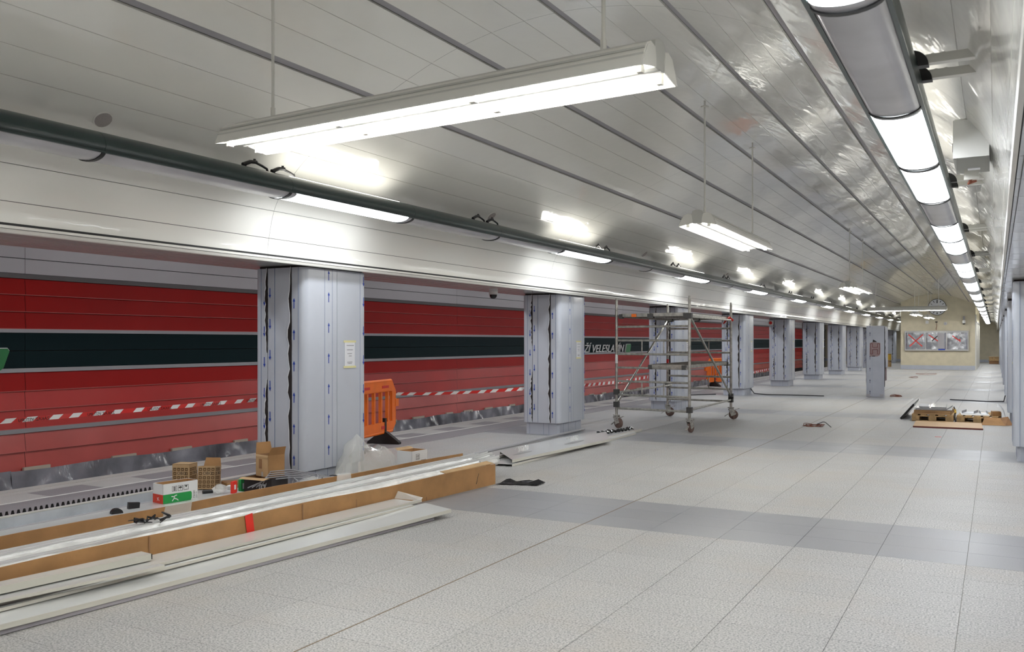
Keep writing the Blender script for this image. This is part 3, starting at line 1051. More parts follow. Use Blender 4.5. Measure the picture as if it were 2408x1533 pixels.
# ------------------------------------------------------------------ scaffold tower
def build_scaffold():
    r = thing('scaffold_tower', 'mobile aluminium scaffold tower on four casters', 'scaffold')
    A, B, C, D = Vector((-6.15, 15.2, 0)), Vector((-4.70, 15.0, 0)), Vector((-4.78, 18.05, 0)), Vector((-6.17, 18.15, 0))
    up = Vector((0, 0, 1))
    for p in (A, B, C, D):
        u = MB()
        u.tube([p + up * .24, p + up * 2.36], .025, 10)
        u.tube([p + up * 2.2, p + up * 2.40], .019, 8)
        u.build('upright', M['scaf'], r, 40)
    for a, b in ((A, B), (D, C)):
        for k in range(8):
            z = .37 + .25 * k
            if k == 7: continue
            MB().cyl(a + up * z, b + up * z, .021, 8).build('rung', M['scaf'], r, 40)
        d = (b - a)
        for q in (.36, .66):
            p = a + d * q
            for z in (.62, 1.37):
                MB().tube([p + up * z, p + up * (z + .25)], .012, 6).build('stiffener', M['scaf'], r, 40)
    for k, (a, b, za, zb) in enumerate(((A, D, .44, 2.05), (B, C, 2.05, .48))):
        br = MB()
        br.tube([a + up * za, b + up * zb], .021, 8)
        br.build('diagonal_brace', M['scaf'], r, 40)
    for a, b, z in ((B, C, .40), (A + (B - A) * .06, D + (C - D) * .06, .67), (B, C, 2.04)):
        MB().cyl(a + up * z, b + up * z, .021, 8).build('ledger', M['scaf'], r, 40)

    def deck(q0, q1, z, nm):
        a0, a1 = A + (B - A) * q0, A + (B - A) * q1
        d0, d1 = D + (C - D) * q0, D + (C - D) * q1
        o = MB()
        for p, q in ((a0, d0), (a1, d1)):
            o.beam(p + up * z, q + up * z, .04, .06)
        for p, q in ((a0, a1), (d0, d1)):
            o.beam(p + up * (z + .01), q + up * (z + .01), .05, .06)
        o = o.build('deck', M['scaf'], r)
        pl = MB()
        vs = [a0 + up * (z + .03), a1 + up * (z + .03), d1 + up * (z + .03), d0 + up * (z + .03)]
        pl.add([v for v in vs] + [v + up * .012 for v in vs], [(3, 2, 1, 0), (4, 5, 6, 7), (0, 1, 5, 4), (1, 2, 6, 5), (2, 3, 7, 6), (3, 0, 4, 7)])
        pl.build('plywood', M['ply'], o)
        for p in (a0, a1, d0, d1):
            MB().box(p.x - .035, p.x + .035, p.y - .04, p.y + .04, z - .05, z + .03).build('deck_hook', M['scaf_dark'], o)
    deck(.07, .47, 2.07, 'a')
    deck(.50, .95, 2.07, 'b')
    deck(.48, .93, 1.15, 'c')
    for p, z in ((A, .44), (B, 2.05), (C, .48), (D, 2.05), (B, .40), (C, .40), (A, .67), (D, .67)):
        MB().box(p.x - .045, p.x + .045, p.y - .045, p.y + .045, z - .05, z + .05).build('coupler', M['scaf_dark'], r)
    for i, (p, a) in enumerate(((A, -20), (B, 80), (C, 25), (D, 10))):
        # caster: stem plate, fork, wheel, brake pedal
        ca, sa = math.cos(R(a)), math.sin(R(a))
        off = Vector((ca * .05, sa * .05, 0))
        ax = Vector((-sa, ca, 0))
        c = MB()
        c.cyl(p + up * .232, p + up * .25, .065, 12)
        c.cyl(p + up * .20, p + up * .235, .04, 10)
        for s in (-1, 1):
            q = p + off + ax * (.034 * s)
            c.beam(p + ax * (.034 * s) + up * .215, q + up * .085, .10, .008, up=ax)
        c.beam(p + up * .205 - ax * .045, p + up * .205 + ax * .045, .10, .02)
        dr = Vector((ca, sa, 0))
        c.beam(p + dr * .05 + up * .18, p + dr * .17 + up * .23, .035, .012)
        c.beam(p - dr * .04 + up * .12, p - dr * .13 + up * .06, .03, .012)
        c = c.build('caster', M['caster'], r, 40)
        w = MB()
        ce = p + off + up * .097
        prof = [(-.024, .03), (-.024, .082), (-.016, .095), (.016, .095), (.024, .082), (.024, .03)]
        n = 20
        vs = []
        for t, rad in prof:
            for k in range(n):
                g = 2 * math.pi * k / n
                vs.append(ce + ax * t + (dr * math.cos(g) + up * math.sin(g)) * rad)
        fs = [(j * n + k, j * n + (k + 1) % n, (j + 1) * n + (k + 1) % n, (j + 1) * n + k) for j in range(5) for k in range(n)]
        fs += [tuple(range(n)), tuple(range(5 * n, 6 * n))]
        w.add(vs, fs)
        w.build('wheel', M['wheel'], c, 40)
    rb = MB()
    rb.tube([C + Vector((-.12, -.05, 2.02)), C + Vector((-.02, -.04, 2.09)), C + Vector((.03, .02, 2.03))], .03, 6)
    rb.tube([C + Vector((-.08, -.05, 2.04)), C + Vector((-.14, -.05, 1.97))], .016, 6)
    rb.build('ribbon', M['ribbon'], r, 40)
    MB().tube([A + up * 1.20, A + up * 1.36], .0258, 10).build('sticker', M['badge_edge'], r, 40)
    MB().box(A.x + .33, A.x + .42, A.y - .10, A.y - .072, 2.045, 2.10).build('sticker', M['orange'], r)
    MB().tube([D + up * 1.08, D + up * 1.22], .0258, 10).build('sticker', M['tape_red'], r, 40)
    return r


build_scaffold()


# ------------------------------------------------------------------ long carton with wrapped profiles
def lin(a, b, t): return Vector(a).lerp(Vector(b), t)


def long_carton():
    r = thing('long_carton', 'long open brown cardboard carton in front of the nearest column', 'carton')
    F0, F1 = Vector((-5.44, 1.3, 0)), Vector((-4.93, 8.57, 0))
    K0, K1 = Vector((-6.29, 1.4, 0)), Vector((-5.746, 9.19, 0))
    up = Vector((0, 0, 1))
    n = 16

    def wall(a, b, h, nm, bow):
        d = (b - a).normalized()
        nx = Vector((d.y, -d.x, 0))
        rows_o, rows_i = [], []
        rd = random.Random(len(nm))
        for z in (0, h * .5, h):
            ro, ri = [], []
            for i in range(n + 1):
                t = i / n
                bw = bow * math.sin(t * math.pi * 3) * (z / h)
                p = a.lerp(b, t) + nx * bw + up * (z + (.006 * math.sin(t * 23) if z == h else 0))
                ro.append(p + nx * .005)
                ri.append(p - nx * .005)
            rows_o.append(ro)
            rows_i.append(ri)
        m = MB()
        m.grid(rows_o)
        m.grid(rows_i)
        m.grid([rows_o[-1], rows_i[-1]])
        for e in (0, -1):
            m.grid([[q[e] for q in rows_o], [q[e] for q in rows_i]])
        return m.build(nm, M['kraft'], r)
    wall(F0, F1, .23, 'front_side', .012)
    wall(K0, K1, .23, 'back_side', .02)
    wall(F1, Vector((-5.26, 8.80, 0)), .20, 'end_flap', 0)
    MB().add([F0 + up * .004, F1 + up * .004, K1 + up * .004, K0 + up * .004, F0 + up * .001, F1 + up * .001, K1 + up * .001, K0 + up * .001], [(0, 1, 2, 3), (7, 6, 5, 4)]).build('bottom', M['kraft_dark'], r)
    d = (F1 - F0).normalized()
    nx = Vector((d.y, -d.x, 0))
    fl = MB()      # torn top flap folded over at the open end
    p = F1 - d * .02 + up * .232
    fl.add([p - d * .9, p, p - nx * .10 + up * .015, p - d * .9 - nx * .07 + up * .012, p - d * .9 + up * .006, p + up * .006, p - nx * .10 + up * .021, p - d * .9 - nx * .07 + up * .018],
           [(3, 2, 1, 0), (4, 5, 6, 7), (0, 1, 5, 4), (1, 2, 6, 5), (2, 3, 7, 6), (3, 0, 4, 7)])
    fl.build('torn_flap', M['kraft_light'], r)
    t = MB()
    q = lin(F0, F1, .525) + nx * .0065
    t.beam(q + up * .02, q + up * .237 + d * -.03, .075, .002, up=nx)
    t.build('red_tape', M['ribbon'], r)
    for f in (.40, .60, .69, .83):
        q = lin(F0, F1, f) + nx * .0065
        MB().beam(q + up * .0, q + up * .228, .012, .001, up=nx).build('fold_line', M['kraft_dark'], r)
    c = MB()
    q = lin(F0, F1, .955) + nx * .0065
    c.tube([q + up * .16, q - d * .02 + up * .12, q - d * .045 + up * .05], .004, 5)
    c.build('scuff', M['carton_ink'], r)
    cl = MB()      # clear tape hanging over the back side
    for f, w in ((.463, .26), (.72, .2)):
        q = lin(K0, K1, f)
        cl.grid([[q + up * .245 - nx * .02, q + d * w + up * .24 - nx * .02], [q + up * .238 + nx * .012, q + d * w + up * .236 + nx * .012], [q - d * .08 + up * .13 + nx * .07, q + d * (w * .8) + up * .15 + nx * .06]])
    cl.build('clear_tape', M['clear'], r)
    return r


long_carton()
# wrapped profiles lying in the carton, each its own bundle
for i, (ax, bx, z, rr, ey, lab) in enumerate(((-6.03, -5.50, .100, .066, 9.02, 'bubble-wrapped white profile at the back of the long carton'),
                                              (-5.865, -5.335, .120, .070, 9.06, 'bubble-wrapped white profile in the middle of the long carton, topmost'),
                                              (-5.70, -5.175, .105, .066, 8.95, 'bubble-wrapped white profile along the front of the long carton'))):
    p0, p1 = Vector((ax, 1.5, z)), Vector((bx, ey, z + .085))
    m = MB()
    rd = random.Random(i)
    n = 46
    rows = []
    for k in range(n + 1):
        t = k / n
        p = p0.lerp(p1, t)
        ring = []
        for j in range(13):
            g = 2 * math.pi * j / 12
            sx = rr * (1.15 if abs(math.cos(g)) > .5 else .9)
            q = rr * (1 + .10 * rd.uniform(-1, 1)) if j < 12 else None
            if j == 12:
                ring.append(ring[0])
            else:
                ring.append((p.x + q * 1.12 * math.cos(g), p.y, p.z + q * .82 * math.sin(g)))
        rows.append(ring)
    m.grid(rows)
    b = tag(m.build('wrapped_profile', M['wrap'], None, 60), lab, 'profile', 'bubble-wrapped profiles in the long carton')
    e = MB()
    d = (p1 - p0).normalized()
    for s in (-.45, .45):
        e.beam(p1 + Vector((s * rr, -.35, .02)), p1 + Vector((s * rr, .09, .035)), .012, rr * 1.1)
    e.beam(p1 + Vector((0, -.35, rr * .62)), p1 + Vector((0, .09, rr * .66)), rr * 1.3, .010)
    e.build('profile_end', M['profile'], b)
    st = MB()
    for s, c_ in ((-.5, 1.02), (.15, 1.06)):
        st.beam(p0 + Vector((s * rr, 0, rr * .83)), p0.lerp(p1, .97) + Vector((s * rr, 0, rr * .83)), .02, .012)
    st.build('ridge', M['profile'], b)
# tuft of dark foil scrap on the wrap
sc = MB()
rd = random.Random(8)
for k in range(9):
    p = Vector((-5.66 + rd.uniform(-.05, .05), 4.62 + rd.uniform(-.16, .16), .225 + rd.uniform(0, .03)))
    sc.tube([p, p + Vector((rd.uniform(-.05, .05), rd.uniform(-.08, .08), rd.uniform(-.01, .03))), p + Vector((rd.uniform(-.08, .08), rd.uniform(-.12, .12), rd.uniform(-.02, .02)))], [.012, .008, .003], 5)
tag(sc.build('foil_scrap', M['smoke']), 'black shiny scrap lying on the bubble wrap', 'scrap')


# ------------------------------------------------------------------ loose white channels and panels on the floor
def channel(name, pts, w, lip, th, label, group, mt='profile', edge=None, tilt=0.0, flip=1):
    """long bent sheet: flat of width w with lips of height lip along both sides, following pts (x, y, z of the top centre)"""
    P = [Vector(p) for p in pts]
    r = thing(name, label, 'panel', (P[-1].x, P[-1].y, 0), 0, group)
    P = [p - Vector((r.location.x, r.location.y, 0)) for p in P]
    fl, li = MB(), MB()
    top, bot, la, lb = [], [], [], []
    for i, p in enumerate(P):
        d = (P[min(i + 1, len(P) - 1)] - P[max(i - 1, 0)]).normalized()
        nx = Vector((d.y, -d.x, 0)).normalized()
        a = p - nx * w / 2 + Vector((0, 0, -tilt))
        b = p + nx * w / 2 + Vector((0, 0, tilt))
        dn = Vector((0, 0, -lip))
        tk = Vector((0, 0, -th))
        top.append((a, b))
        bot.append((a + tk, b + tk))
        la.append((a, a + dn - nx * .004, a + dn + nx * .014, a + nx * .003 + tk))
        lb.append((b, b + dn + nx * .004, b + dn - nx * .014, b - nx * .003 + tk))
    fl.grid(top)
    fl.grid(bot)
    for e in (0, -1):
        fl.add([top[e][0], top[e][1], bot[e][1], bot[e][0]], [(0, 1, 2, 3)])
    fl.build('face', M[mt], r)
    li.grid(la)
    li.grid(lb)
    li.build('folded_edge', M[edge or mt], r)
    return r


G1 = 'loose white ceiling panels in the left foreground'
channel('ceiling_panel_blank', [(-5.00, 1.6, .080), (-4.885, 2.83, .078), (-4.85, 3.4, .070), (-4.78, 4.2, .068), (-4.68, 5.3, .070), (-4.575, 6.2, .075), (-4.505, 6.78, .085)], .31, .030, .003, 'wide white panel closest to the camera in the left foreground', G1, edge='cream_edge', tilt=-.012)
channel('ceiling_panel_blank', [(-4.99, 1.8, .036), (-4.83, 3.6, .034), (-4.65, 5.6, .034), (-4.555, 6.58, .034)], .30, .03, .003, 'white panel lying flat under the wide one closest to the camera', G1, 'galv', 'slot')
channel('ceiling_panel_blank', [(-5.215, 1.7, .100), (-5.095, 3.6, .100), (-4.98, 5.4, .100), (-4.885, 6.80, .102)], .285, .09, .003, 'white panel lying against the long carton, its lip folded up at the far end', G1)
channel('profile_strip', [(-5.055, 1.7, .128), (-4.93, 3.6, .126), (-4.81, 5.6, .122), (-4.735, 6.82, .118)], .042, .020, .003, 'narrow cream-edged strip running the length of the white panels', G1, 'profile', 'cream_edge')
channel('profile_strip', [(-5.00, 1.7, .102), (-4.87, 3.6, .102), (-4.755, 5.6, .102), (-4.685, 6.62, .106)], .032, .018, .003, 'thin white strip beside the cream-edged one', G1, 'profile', 'cream_edge')
channel('profile_strip', [(-5.36, 1.6, .158), (-5.215, 3.0, .156), (-5.105, 4.08, .154)], .115, .045, .003, 'short white box profile with an open dark end at lower left', G1, 'profile', 'cream_edge')
channel('profile_strip', [(-5.17, 1.6, .160), (-4.925, 2.95, .152), (-4.765, 3.93, .148)], .065, .018, .003, 'short narrow white strip on top of the panels at lower left', G1, 'profile', 'cream_edge')
m_ = MB().box(-5.150, -5.055, 4.075, 4.090, .112, .148)  # black block stands in for the shade inside the open end
tag(m_.build('shaded_opening', M['black']), 'black block painted in for the shade in the open end of the short white box profile', 'shaded opening')
fl_ = MB().add([(-5.03, 6.82, .102), (-4.74, 6.84, .102), (-4.74, 6.87, .125), (-5.02, 6.86, .165), (-5.03, 6.824, .105), (-4.74, 6.844, .105), (-4.74, 6.874, .128), (-5.02, 6.864, .168)], [(0, 1, 2, 3), (7, 6, 5, 4), (0, 3, 7, 4), (1, 5, 6, 2), (2, 6, 7, 3)])
tag(fl_.build('film_strip', M['clear']), 'curl of protective film at the end of the white panels', 'film')

G2 = 'loose white panels beside the second column'


def sheet(name, poly, z, h, label, group, cuts=()):
    r = thing(name, label, 'panel', (poly[0][0], poly[0][1], 0), 0, group)
    q = [(x - poly[0][0], y - poly[0][1]) for x, y in poly]
    MB().prism(q, z - .004, z, 'z').build('face', M['profile'], r)
    m = MB()
    n = len(q)
    for i in (0, 2) if n == 4 else range(n):
        a, b = q[i], q[(i + 1) % n]
        m.add([(a[0], a[1], z - .003), (b[0], b[1], z - .003), (b[0], b[1], z - h), (a[0], a[1], z - h), (a[0] * .996 + b[0] * .004, a[1] * .996 + b[1] * .004 + .004, z - h)], [(0, 1, 2, 3)])
    m.build('folded_edge', M['cream_edge'], r)
    return r


sheet('ceiling_panel_blank', [(-5.42, 9.86), (-5.43, 14.3), (-5.68, 14.75), (-5.72, 9.8)], .032, .03, 'lowest white panel poking out right of the long carton', G2)
sheet('ceiling_panel_blank', [(-5.53, 12.0), (-5.53, 14.86), (-5.60, 14.9), (-5.60, 12.0)], .05, .045, 'narrow white strip reaching towards the scaffold tower', G2)
sheet('ceiling_panel_blank', [(-5.95, 10.3), (-5.90, 14.7), (-6.12, 14.8), (-6.28, 10.6)], .036, .03, 'white panel along the grey pole beside the second column', G2)
F1_ = sheet('ceiling_panel_blank', [(-5.44, 9.90), (-5.27, 12.74), (-5.75, 13.75), (-5.99, 10.55)], .085, .04, 'white panel with a torn hole in its film, topmost of its pile', G2)
for cx_, cy_, l, w in ((-5.56, 12.05, .34, .07), (-5.64, 10.55, .28, .05)):
    pts = [(cx_ + w * math.cos(g) * (1 if math.cos(g) > 0 else .6), cy_ + l * math.sin(g)) for g in [2 * math.pi * i / 14 for i in range(14)]]
    h_ = MB().prism([(x + 5.44, y - 9.90) for x, y in pts], .0852, .0862, 'z').build('torn_hole', M['profile_in'], F1_)
    c_ = MB()
    rows = []
    for i in range(6):
        a = R(-20 + 40 * i)
        rows.append([(cx_ + 5.44 + .02 + .055 * math.cos(a), cy_ - 9.90 - l * .9 + j * .10 + .02 * i, .09 + .055 + .05 * math.sin(a) - (.05 if False else 0)) for j in range(4)])
    c_.grid(rows)
    c_.build('film_curl', M['clear'], F1_, 60)
m_ = MB()
m_.tube([(-6.33, 9.5, .035), (-6.40, 12.0, .035), (-6.46, 14.42, .035)], .022, 10)
tag(m_.build('grey_pole', M['alu'], None, 40), 'long grey pole lying along the white panels by the second column', 'pole')
m_ = MB()
rd = random.Random(3)
for k in range(10):
    t = k / 9
    m_.tube([(-5.85 + .18 * t, 13.6 + 1.0 * t, .045), (-5.86 + .18 * t + rd.uniform(-.03, .03), 13.68 + 1.0 * t, .06 + rd.uniform(0, .015)), (-5.83 + .18 * t, 13.78 + 1.0 * t, .045)], [.02, .028, .012], 5)
tag(m_.build('foil_scrap', M['smoke']), 'strip of dark torn film on the panels near the scaffold', 'scrap')
m_ = MB()
rows = []
for i in range(9):
    rows.append([(-4.90 + .055 * i + rd.uniform(-.02, .02), 8.52 + .045 * j + .02 * i + rd.uniform(-.02, .02), .008 + rd.uniform(0, .045) * (1 if 0 < i < 8 and 0 < j < 5 else .1)) for j in range(6)])
m_.grid(rows)
tag(m_.build('crumpled_film', M['smoke']), 'crumpled dark film on the floor at the end of the long carton', 'film')


# ------------------------------------------------------------------ trunking behind the carton
def trunking():
    r = thing('slotted_trunking', 'white slotted cable trunking lying left of the cartons', 'trunking', (-7.40, 7.0, 0), 0, 'cable trunking on the platform')
    y0, y1 = -5.0, -.9
    MB().box(-.03, .0, y0, y1, 0, .012).box(.045, .055, y0, y1, .01, .118).build('base', M['profile'], r)
    me = MB().prism([(-.016, .01), (.016, .01), (.016, .112), (.008, .143), (-.008, .143), (-.016, .112)], -.034, -.030, 'x').mesh('tooth', M['black'])
    y = y0 + .03
    while y < y1 - .03:
        place('tooth', me, r, (0, y, 0))
        y += .052
    MB().box(.030, .075, y0, y1, .112, .122).build('top_lip', M['white_metal'], r)
    return r


trunking()
r_ = thing('steel_channel', 'galvanised steel channel lying beside the slotted trunking', 'channel', (-7.235, 7.0, 0), 0, 'cable trunking on the platform')
MB().box(-.075, .07, -5, -1.05, 0, .004).box(-.079, -.073, -5, -1.05, 0, .112).box(.066, .072, -5, -1.05, 0, .045).build('body', M['galv'], r_)
MB().box(.040, .085, -5, -1.05, .045, .051).build('lip', M['slot'], r_)
r_ = thing('trunking_cover', 'wide white trunking cover lying behind the long carton', 'trunking', (-6.72, 7.0, 0), 0, 'cable trunking on the platform')
MB().box(-.37, .36, -5, -.42, .058, .062).build('face', M['profile'], r_)
MB().box(-.374, -.368, -5, -.42, .0, .060).box(.356, .362, -5, -.42, 0, .060).build('folded_edge', M['white_metal'], r_)
r_ = thing('trunking_cover', 'white rail lying on the platform behind the open brown carton', 'trunking', (-7.62, 8.3, 0), 0, 'cable trunking on the platform')
MB().box(-.05, .05, -1.25, 1.2, .0, .05).build('body', M['profile'], r_)
MB().box(-.054, .054, -1.25, 1.2, .05, .056).build('lip', M['white_metal'], r_)
for (x, y, s, lab) in ((-6.90, 5.20, 1, 'small black clip on the white trunking cover, nearer the left edge'), (-6.97, 5.43, 0, 'small square black clip on the trunking cover beside the red and green carton')):
    m_ = MB()
    if s:
        m_.prism([(.05 * math.cos(R(a)), .045 * math.sin(R(a))) for a in range(0, 181, 20)], -.03, .03, 'y')
    else:
        m_.prism([(-.05, 0), (.05, 0), (.055, .05), (-.045, .06)], -.02, .02, 'y')
    m_ = m_.build('clip', M['black'])
    m_.location = (x, y, .062)
    m_.rotation_euler = (0, 0, R(70))
    tag(m_, lab, 'clip')


# ------------------------------------------------------------------ cartons
def carton(name, label, L, W, H, loc, rz, walls, flaps=(), inside='kraft_dark', z=0.0, open_top=True, tilt=0.0, group=None):
    """L along local x, W along local y; walls = material per side (front -y, right +x, back +y, left -x)"""
    r = thing(name, label, 'carton', (loc[0], loc[1], z), rz, group)
    r.rotation_euler = (tilt, 0, rz)
    t = .004
    x, y = L / 2, W / 2
    side = {'front': (-x, x, -y, -y + t), 'back': (-x, x, y - t, y), 'left': (-x, -x + t, -y, y), 'right': (x - t, x, -y, y)}
    for k, nm in enumerate(('front', 'right', 'back', 'left')):
        a = side[nm]
        o = MB().box(a[0], a[1], a[2], a[3], 0, H, 0)
        # inner faces carry the inside colour
        o = o.build('side', [M[walls[k]]], r)
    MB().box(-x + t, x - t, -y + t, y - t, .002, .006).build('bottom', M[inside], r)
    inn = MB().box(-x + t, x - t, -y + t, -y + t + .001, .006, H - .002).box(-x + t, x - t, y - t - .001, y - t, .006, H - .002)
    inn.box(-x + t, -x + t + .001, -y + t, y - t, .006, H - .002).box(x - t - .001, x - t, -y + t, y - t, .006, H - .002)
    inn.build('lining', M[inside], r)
    if not open_top:
        MB().box(-x, x, -y, y, H - t, H).build('top', M[walls[0]], r)
    for sd, ang, ln, mt in flaps:
        # flap hinged at the top of a side; ang 0 = straight up, positive = outwards
        c, s_ = math.cos(R(ang)), math.sin(R(ang))
        n = 4
        rows = []
        for i in range(n + 1):
            k = ln * i / n
            bend = 1 + .25 * (i / n)
            oz, oo = H + k * math.cos(R(ang * bend)), k * math.sin(R(ang * bend))
            if sd == 'front': rows.append([(-x + .004 * i, -y - oo, oz), (x - .004 * i, -y - oo, oz)])
            elif sd == 'back': rows.append([(-x + .004 * i, y + oo, oz), (x - .004 * i, y + oo, oz)])
            elif sd == 'left': rows.append([(-x - oo, -y + .004 * i, oz), (-x - oo, y - .004 * i, oz)])
            else: rows.append([(x + oo, -y + .004 * i, oz), (x + oo, y - .004 * i, oz)])
        m = MB().grid(rows)
        sh = {'front': (0, .004, 0), 'back': (0, -.004, 0), 'left': (.004, 0, 0), 'right': (-.004, 0, 0)}[sd]
        m.grid([[(p[0] + sh[0], p[1] + sh[1], p[2]) for p in rw] for rw in rows])
        m.grid([rows[-1], [(p[0] + sh[0], p[1] + sh[1], p[2]) for p in rows[-1]]])
        m.build('flap', M[mt], r)
    return r


def face_text(parent, txt, size, loc, rot, mt, name='print', shear=0, sx=1):
    me = text_mesh(txt, size, .0003, shear)
    me.materials.clear()
    me.materials.append(M[mt])
    return place(name, me, parent, loc, rot, (sx, 1, 1))


FRONT, RIGHT = (R(90), 0, 0), (R(90), 0, R(90))
# white, red and green carton (hall side = local right, camera side = local front)
c1 = carton('shipping_carton', 'small open white carton with red and green printed bands', .17, .37, .185, (-6.955, 5.895), R(-8), ('card_white', 'card_white', 'card_white', 'card_white'), inside='kraft', z=.063)
x, y = .085, .185
MB().box(-x - .001, x + .0005, -y - .0012, -y + .001, 0, .085).build('red_band', M['card_red'], c1)
MB().prism([(-y, .0), (y - .075, .0), (y - .065, .02), (y - .065, .07), (y - .075, .085), (-y, .085)], x - .001, x + .0012, 'x').build('green_band', M['card_green'], c1)


def sym_box(p, y0, z0, s, kind, xx):
    m = MB()
    for a, b, c, d in ((0, s, 0, .003), (0, s, s - .003, s), (0, .003, 0, s), (s - .003, s, 0, s)):
        m.box(xx, xx + .001, y0 + a, y0 + b, z0 + c, z0 + d)
    if kind == 'umbrella':
        m.prism([(y0 + s * .5 + s * .38 * math.cos(R(a)), z0 + s * .5 + s * .3 * math.sin(R(a))) for a in range(0, 181, 20)], xx, xx + .001, 'x')
        m.box(xx, xx + .001, y0 + s * .48, y0 + s * .53, z0 + s * .15, z0 + s * .5)
    elif kind == 'glass':
        m.prism([(y0 + s * .2, z0 + s * .88), (y0 + s * .8, z0 + s * .88), (y0 + s * .5, z0 + s * .45)], xx, xx + .001, 'x')
        m.box(xx, xx + .001, y0 + s * .3, y0 + s * .7, z0 + s * .12, z0 + s * .17)
    elif kind == 'arrows':
        for q in (.32, .68):
            m.box(xx, xx + .001, y0 + s * (q - .035), y0 + s * (q + .035), z0 + s * .2, z0 + s * .62)
            m.prism([(y0 + s * (q - .12), z0 + s * .6), (y0 + s * (q + .12), z0 + s * .6), (y0 + s * q, z0 + s * .85)], xx, xx + .001, 'x')
        m.box(xx, xx + .001, y0 + s * .15, y0 + s * .85, z0 + s * .1, z0 + s * .15)
    else:
        for i in range(3):
            m.prism([(y0 + s * .5 + s * .3 * math.cos(R(a)), z0 + s * (.25 + .25 * i) + s * .09 * math.sin(R(a))) for a in range(0, 360, 45)], xx, xx + .001, 'x')
    return m.build('handling_mark', M['carton_ink'], p)


for k, kd in enumerate(('dots', 'umbrella', 'glass')):
    sym_box(c1, -.09 + .062 * k, .105, .05, kd, x + .0004)
# white leaping figure mark on the green and red bands
for (fx, fy, fz, s, axis) in ((x + .0014, -.07, .010, 1.0, 'x'), (0, -y - .0014, .022, .55, 'y')):
    f = MB()
    segs = (((0, .030), (.005, .052)), ((.005, .052), (.03, .058)), ((.002, .045), (-.028, .05)), ((0, .03), (.028, .02)), ((0, .03), (-.02, .005)), ((.028, .02), (.045, .005)))
    for (a, b), (c, d) in segs:
        if axis == 'x': f.beam((fx, fy + a * s, fz + b * s), (fx, fy + c * s, fz + d * s), .009 * s, .0012, up=(1, 0, 0))
        else: f.beam((fx + a * s, fy, fz + b * s), (fx + c * s, fy, fz + d * s), .009 * s, .0012, up=(0, 1, 0))
    f.build('figure_mark', M['card_white'], c1)
face_text(c1, 'raven', .034, (x + .001, y - .032, .012), (R(90), R(-90), R(90)), 'carton_ink')
face_text(c1, 'parts', .03, (x + .001, y - .008, .012), (R(90), R(-90), R(90)), 'print')


# two brown cartons with a printed grid
def obo(label, loc, rz, dims, tilt, flaps):
    L, W, H = dims
    c = carton('printed_carton', label, L, W, H, loc, rz, ('kraft_light',) * 4, flaps, 'kraft', 0, False if not flaps else True, tilt, 'brown cartons with a printed grid')
    pr = MB()
    s, g = .034, .011
    nz = int((H - .02) / (s + g))
    for face, ext in (('f', L), ('r', W)):
        nn = int((ext - .01) / (s + g))
        for i in range(nn):
            for j in range(nz):
                if 1 <= i <= 2 and j == nz - 2: continue
                u0 = -ext / 2 + .012 + i * (s + g)
                z0 = .015 + j * (s + g)
                for (a, b, c_, d) in ((0, s, 0, s * .34), (0, s, s * .62, s), (0, s * .25, 0, s), (s * .75, s, 0, s)):
                    if face == 'f': pr.box(u0 + a, u0 + b, -W / 2 - .001, -W / 2, z0 + c_, z0 + d)
                    else: pr.box(L / 2, L / 2 + .001, u0 + a, u0 + b, z0 + c_, z0 + d)
    pr.build('printed_grid', M['brown_ink'], c)
    zz = .015 + (nz - 2) * (s + g) + .004
    face_text(c, 'OBO', .048, (-L / 2 + .055, -W / 2 - .0012, zz), FRONT, 'carton_ink')
    face_text(c, 'OBO', .048, (L / 2 + .0012, -W / 2 + .055, zz), RIGHT, 'carton_ink')
    return c


obo('tall brown carton with a printed grid, left of its twin', (-7.78, 6.72), R(20), (.20, .17, .27), R(0), ())
obo('brown carton with a printed grid and raised flap, right of its twin', (-7.50, 6.80), R(28), (.19, .18, .245), R(-6), (('back', 8, .09, 'kraft'),))

# dark carton with open brown carton on top, in front of the nearest column
c2 = carton('dark_carton', 'dark printed carton under the open brown carton', .36, .26, .185, (-6.72, 6.86), R(4), ('card_black', 'card_black', 'kraft_dark', 'card_black'), (('front', 75, .10, 'kraft_light'),), 'kraft_dark')
MB().box(.02, .10, -.1325, -.1305, .035, .125).build('white_label', M['paper'], c2)
for q in (.04, .075):
    MB().box(q - .006, q + .002, -.1335, -.1325, .05, .09).prism([(q - .018, .088), (q + .014, .088), (q - .002, .115)], -.1335, -.1325, 'y').build('arrow_mark', M['carton_ink'], c2)
c3 = carton('open_carton', 'open brown carton with a raised flap leaning by the nearest column', .225, .20, .225, (-6.70, 6.90), R(-12), ('kraft_light', 'kraft', 'kraft', 'kraft'), (('left', 6, .12, 'kraft'), ('front', 150, .05, 'kraft_light'), ('right', 24, .10, 'kraft')), 'kraft_dark', .19)
MB().box(-.055, .0, -.1015, -.1003, .08, .18).build('damp_patch', M['kraft_dark'], c3)
MB().box(-.01, .022, -.102, -.1003, .0, .05).build('clear_tape', M['clear'], c3)
c4 = carton('shipping_carton', 'small white carton with upright arrows right of the plastic bag', .22, .30, .165, (-6.12, 8.66), R(-4), ('card_white', 'card_white', 'card_white', 'card_white'), (('left', 55, .06, 'kraft_light'),), 'kraft', .14)
sym_box(c4, -.07, .06, .065, 'arrows', .1105)
MB().box(.1101, .1112, .02, .12, .02, .05).build('print', M['print'], c4)
pb = MB().cbox(-.10, .10, -.14, .14, .0, .139).build('packing_block', M['card_white'])
pb.location = (-6.12, 8.66, 0)
tag(pb, 'white packing block under the small white carton', 'packing')
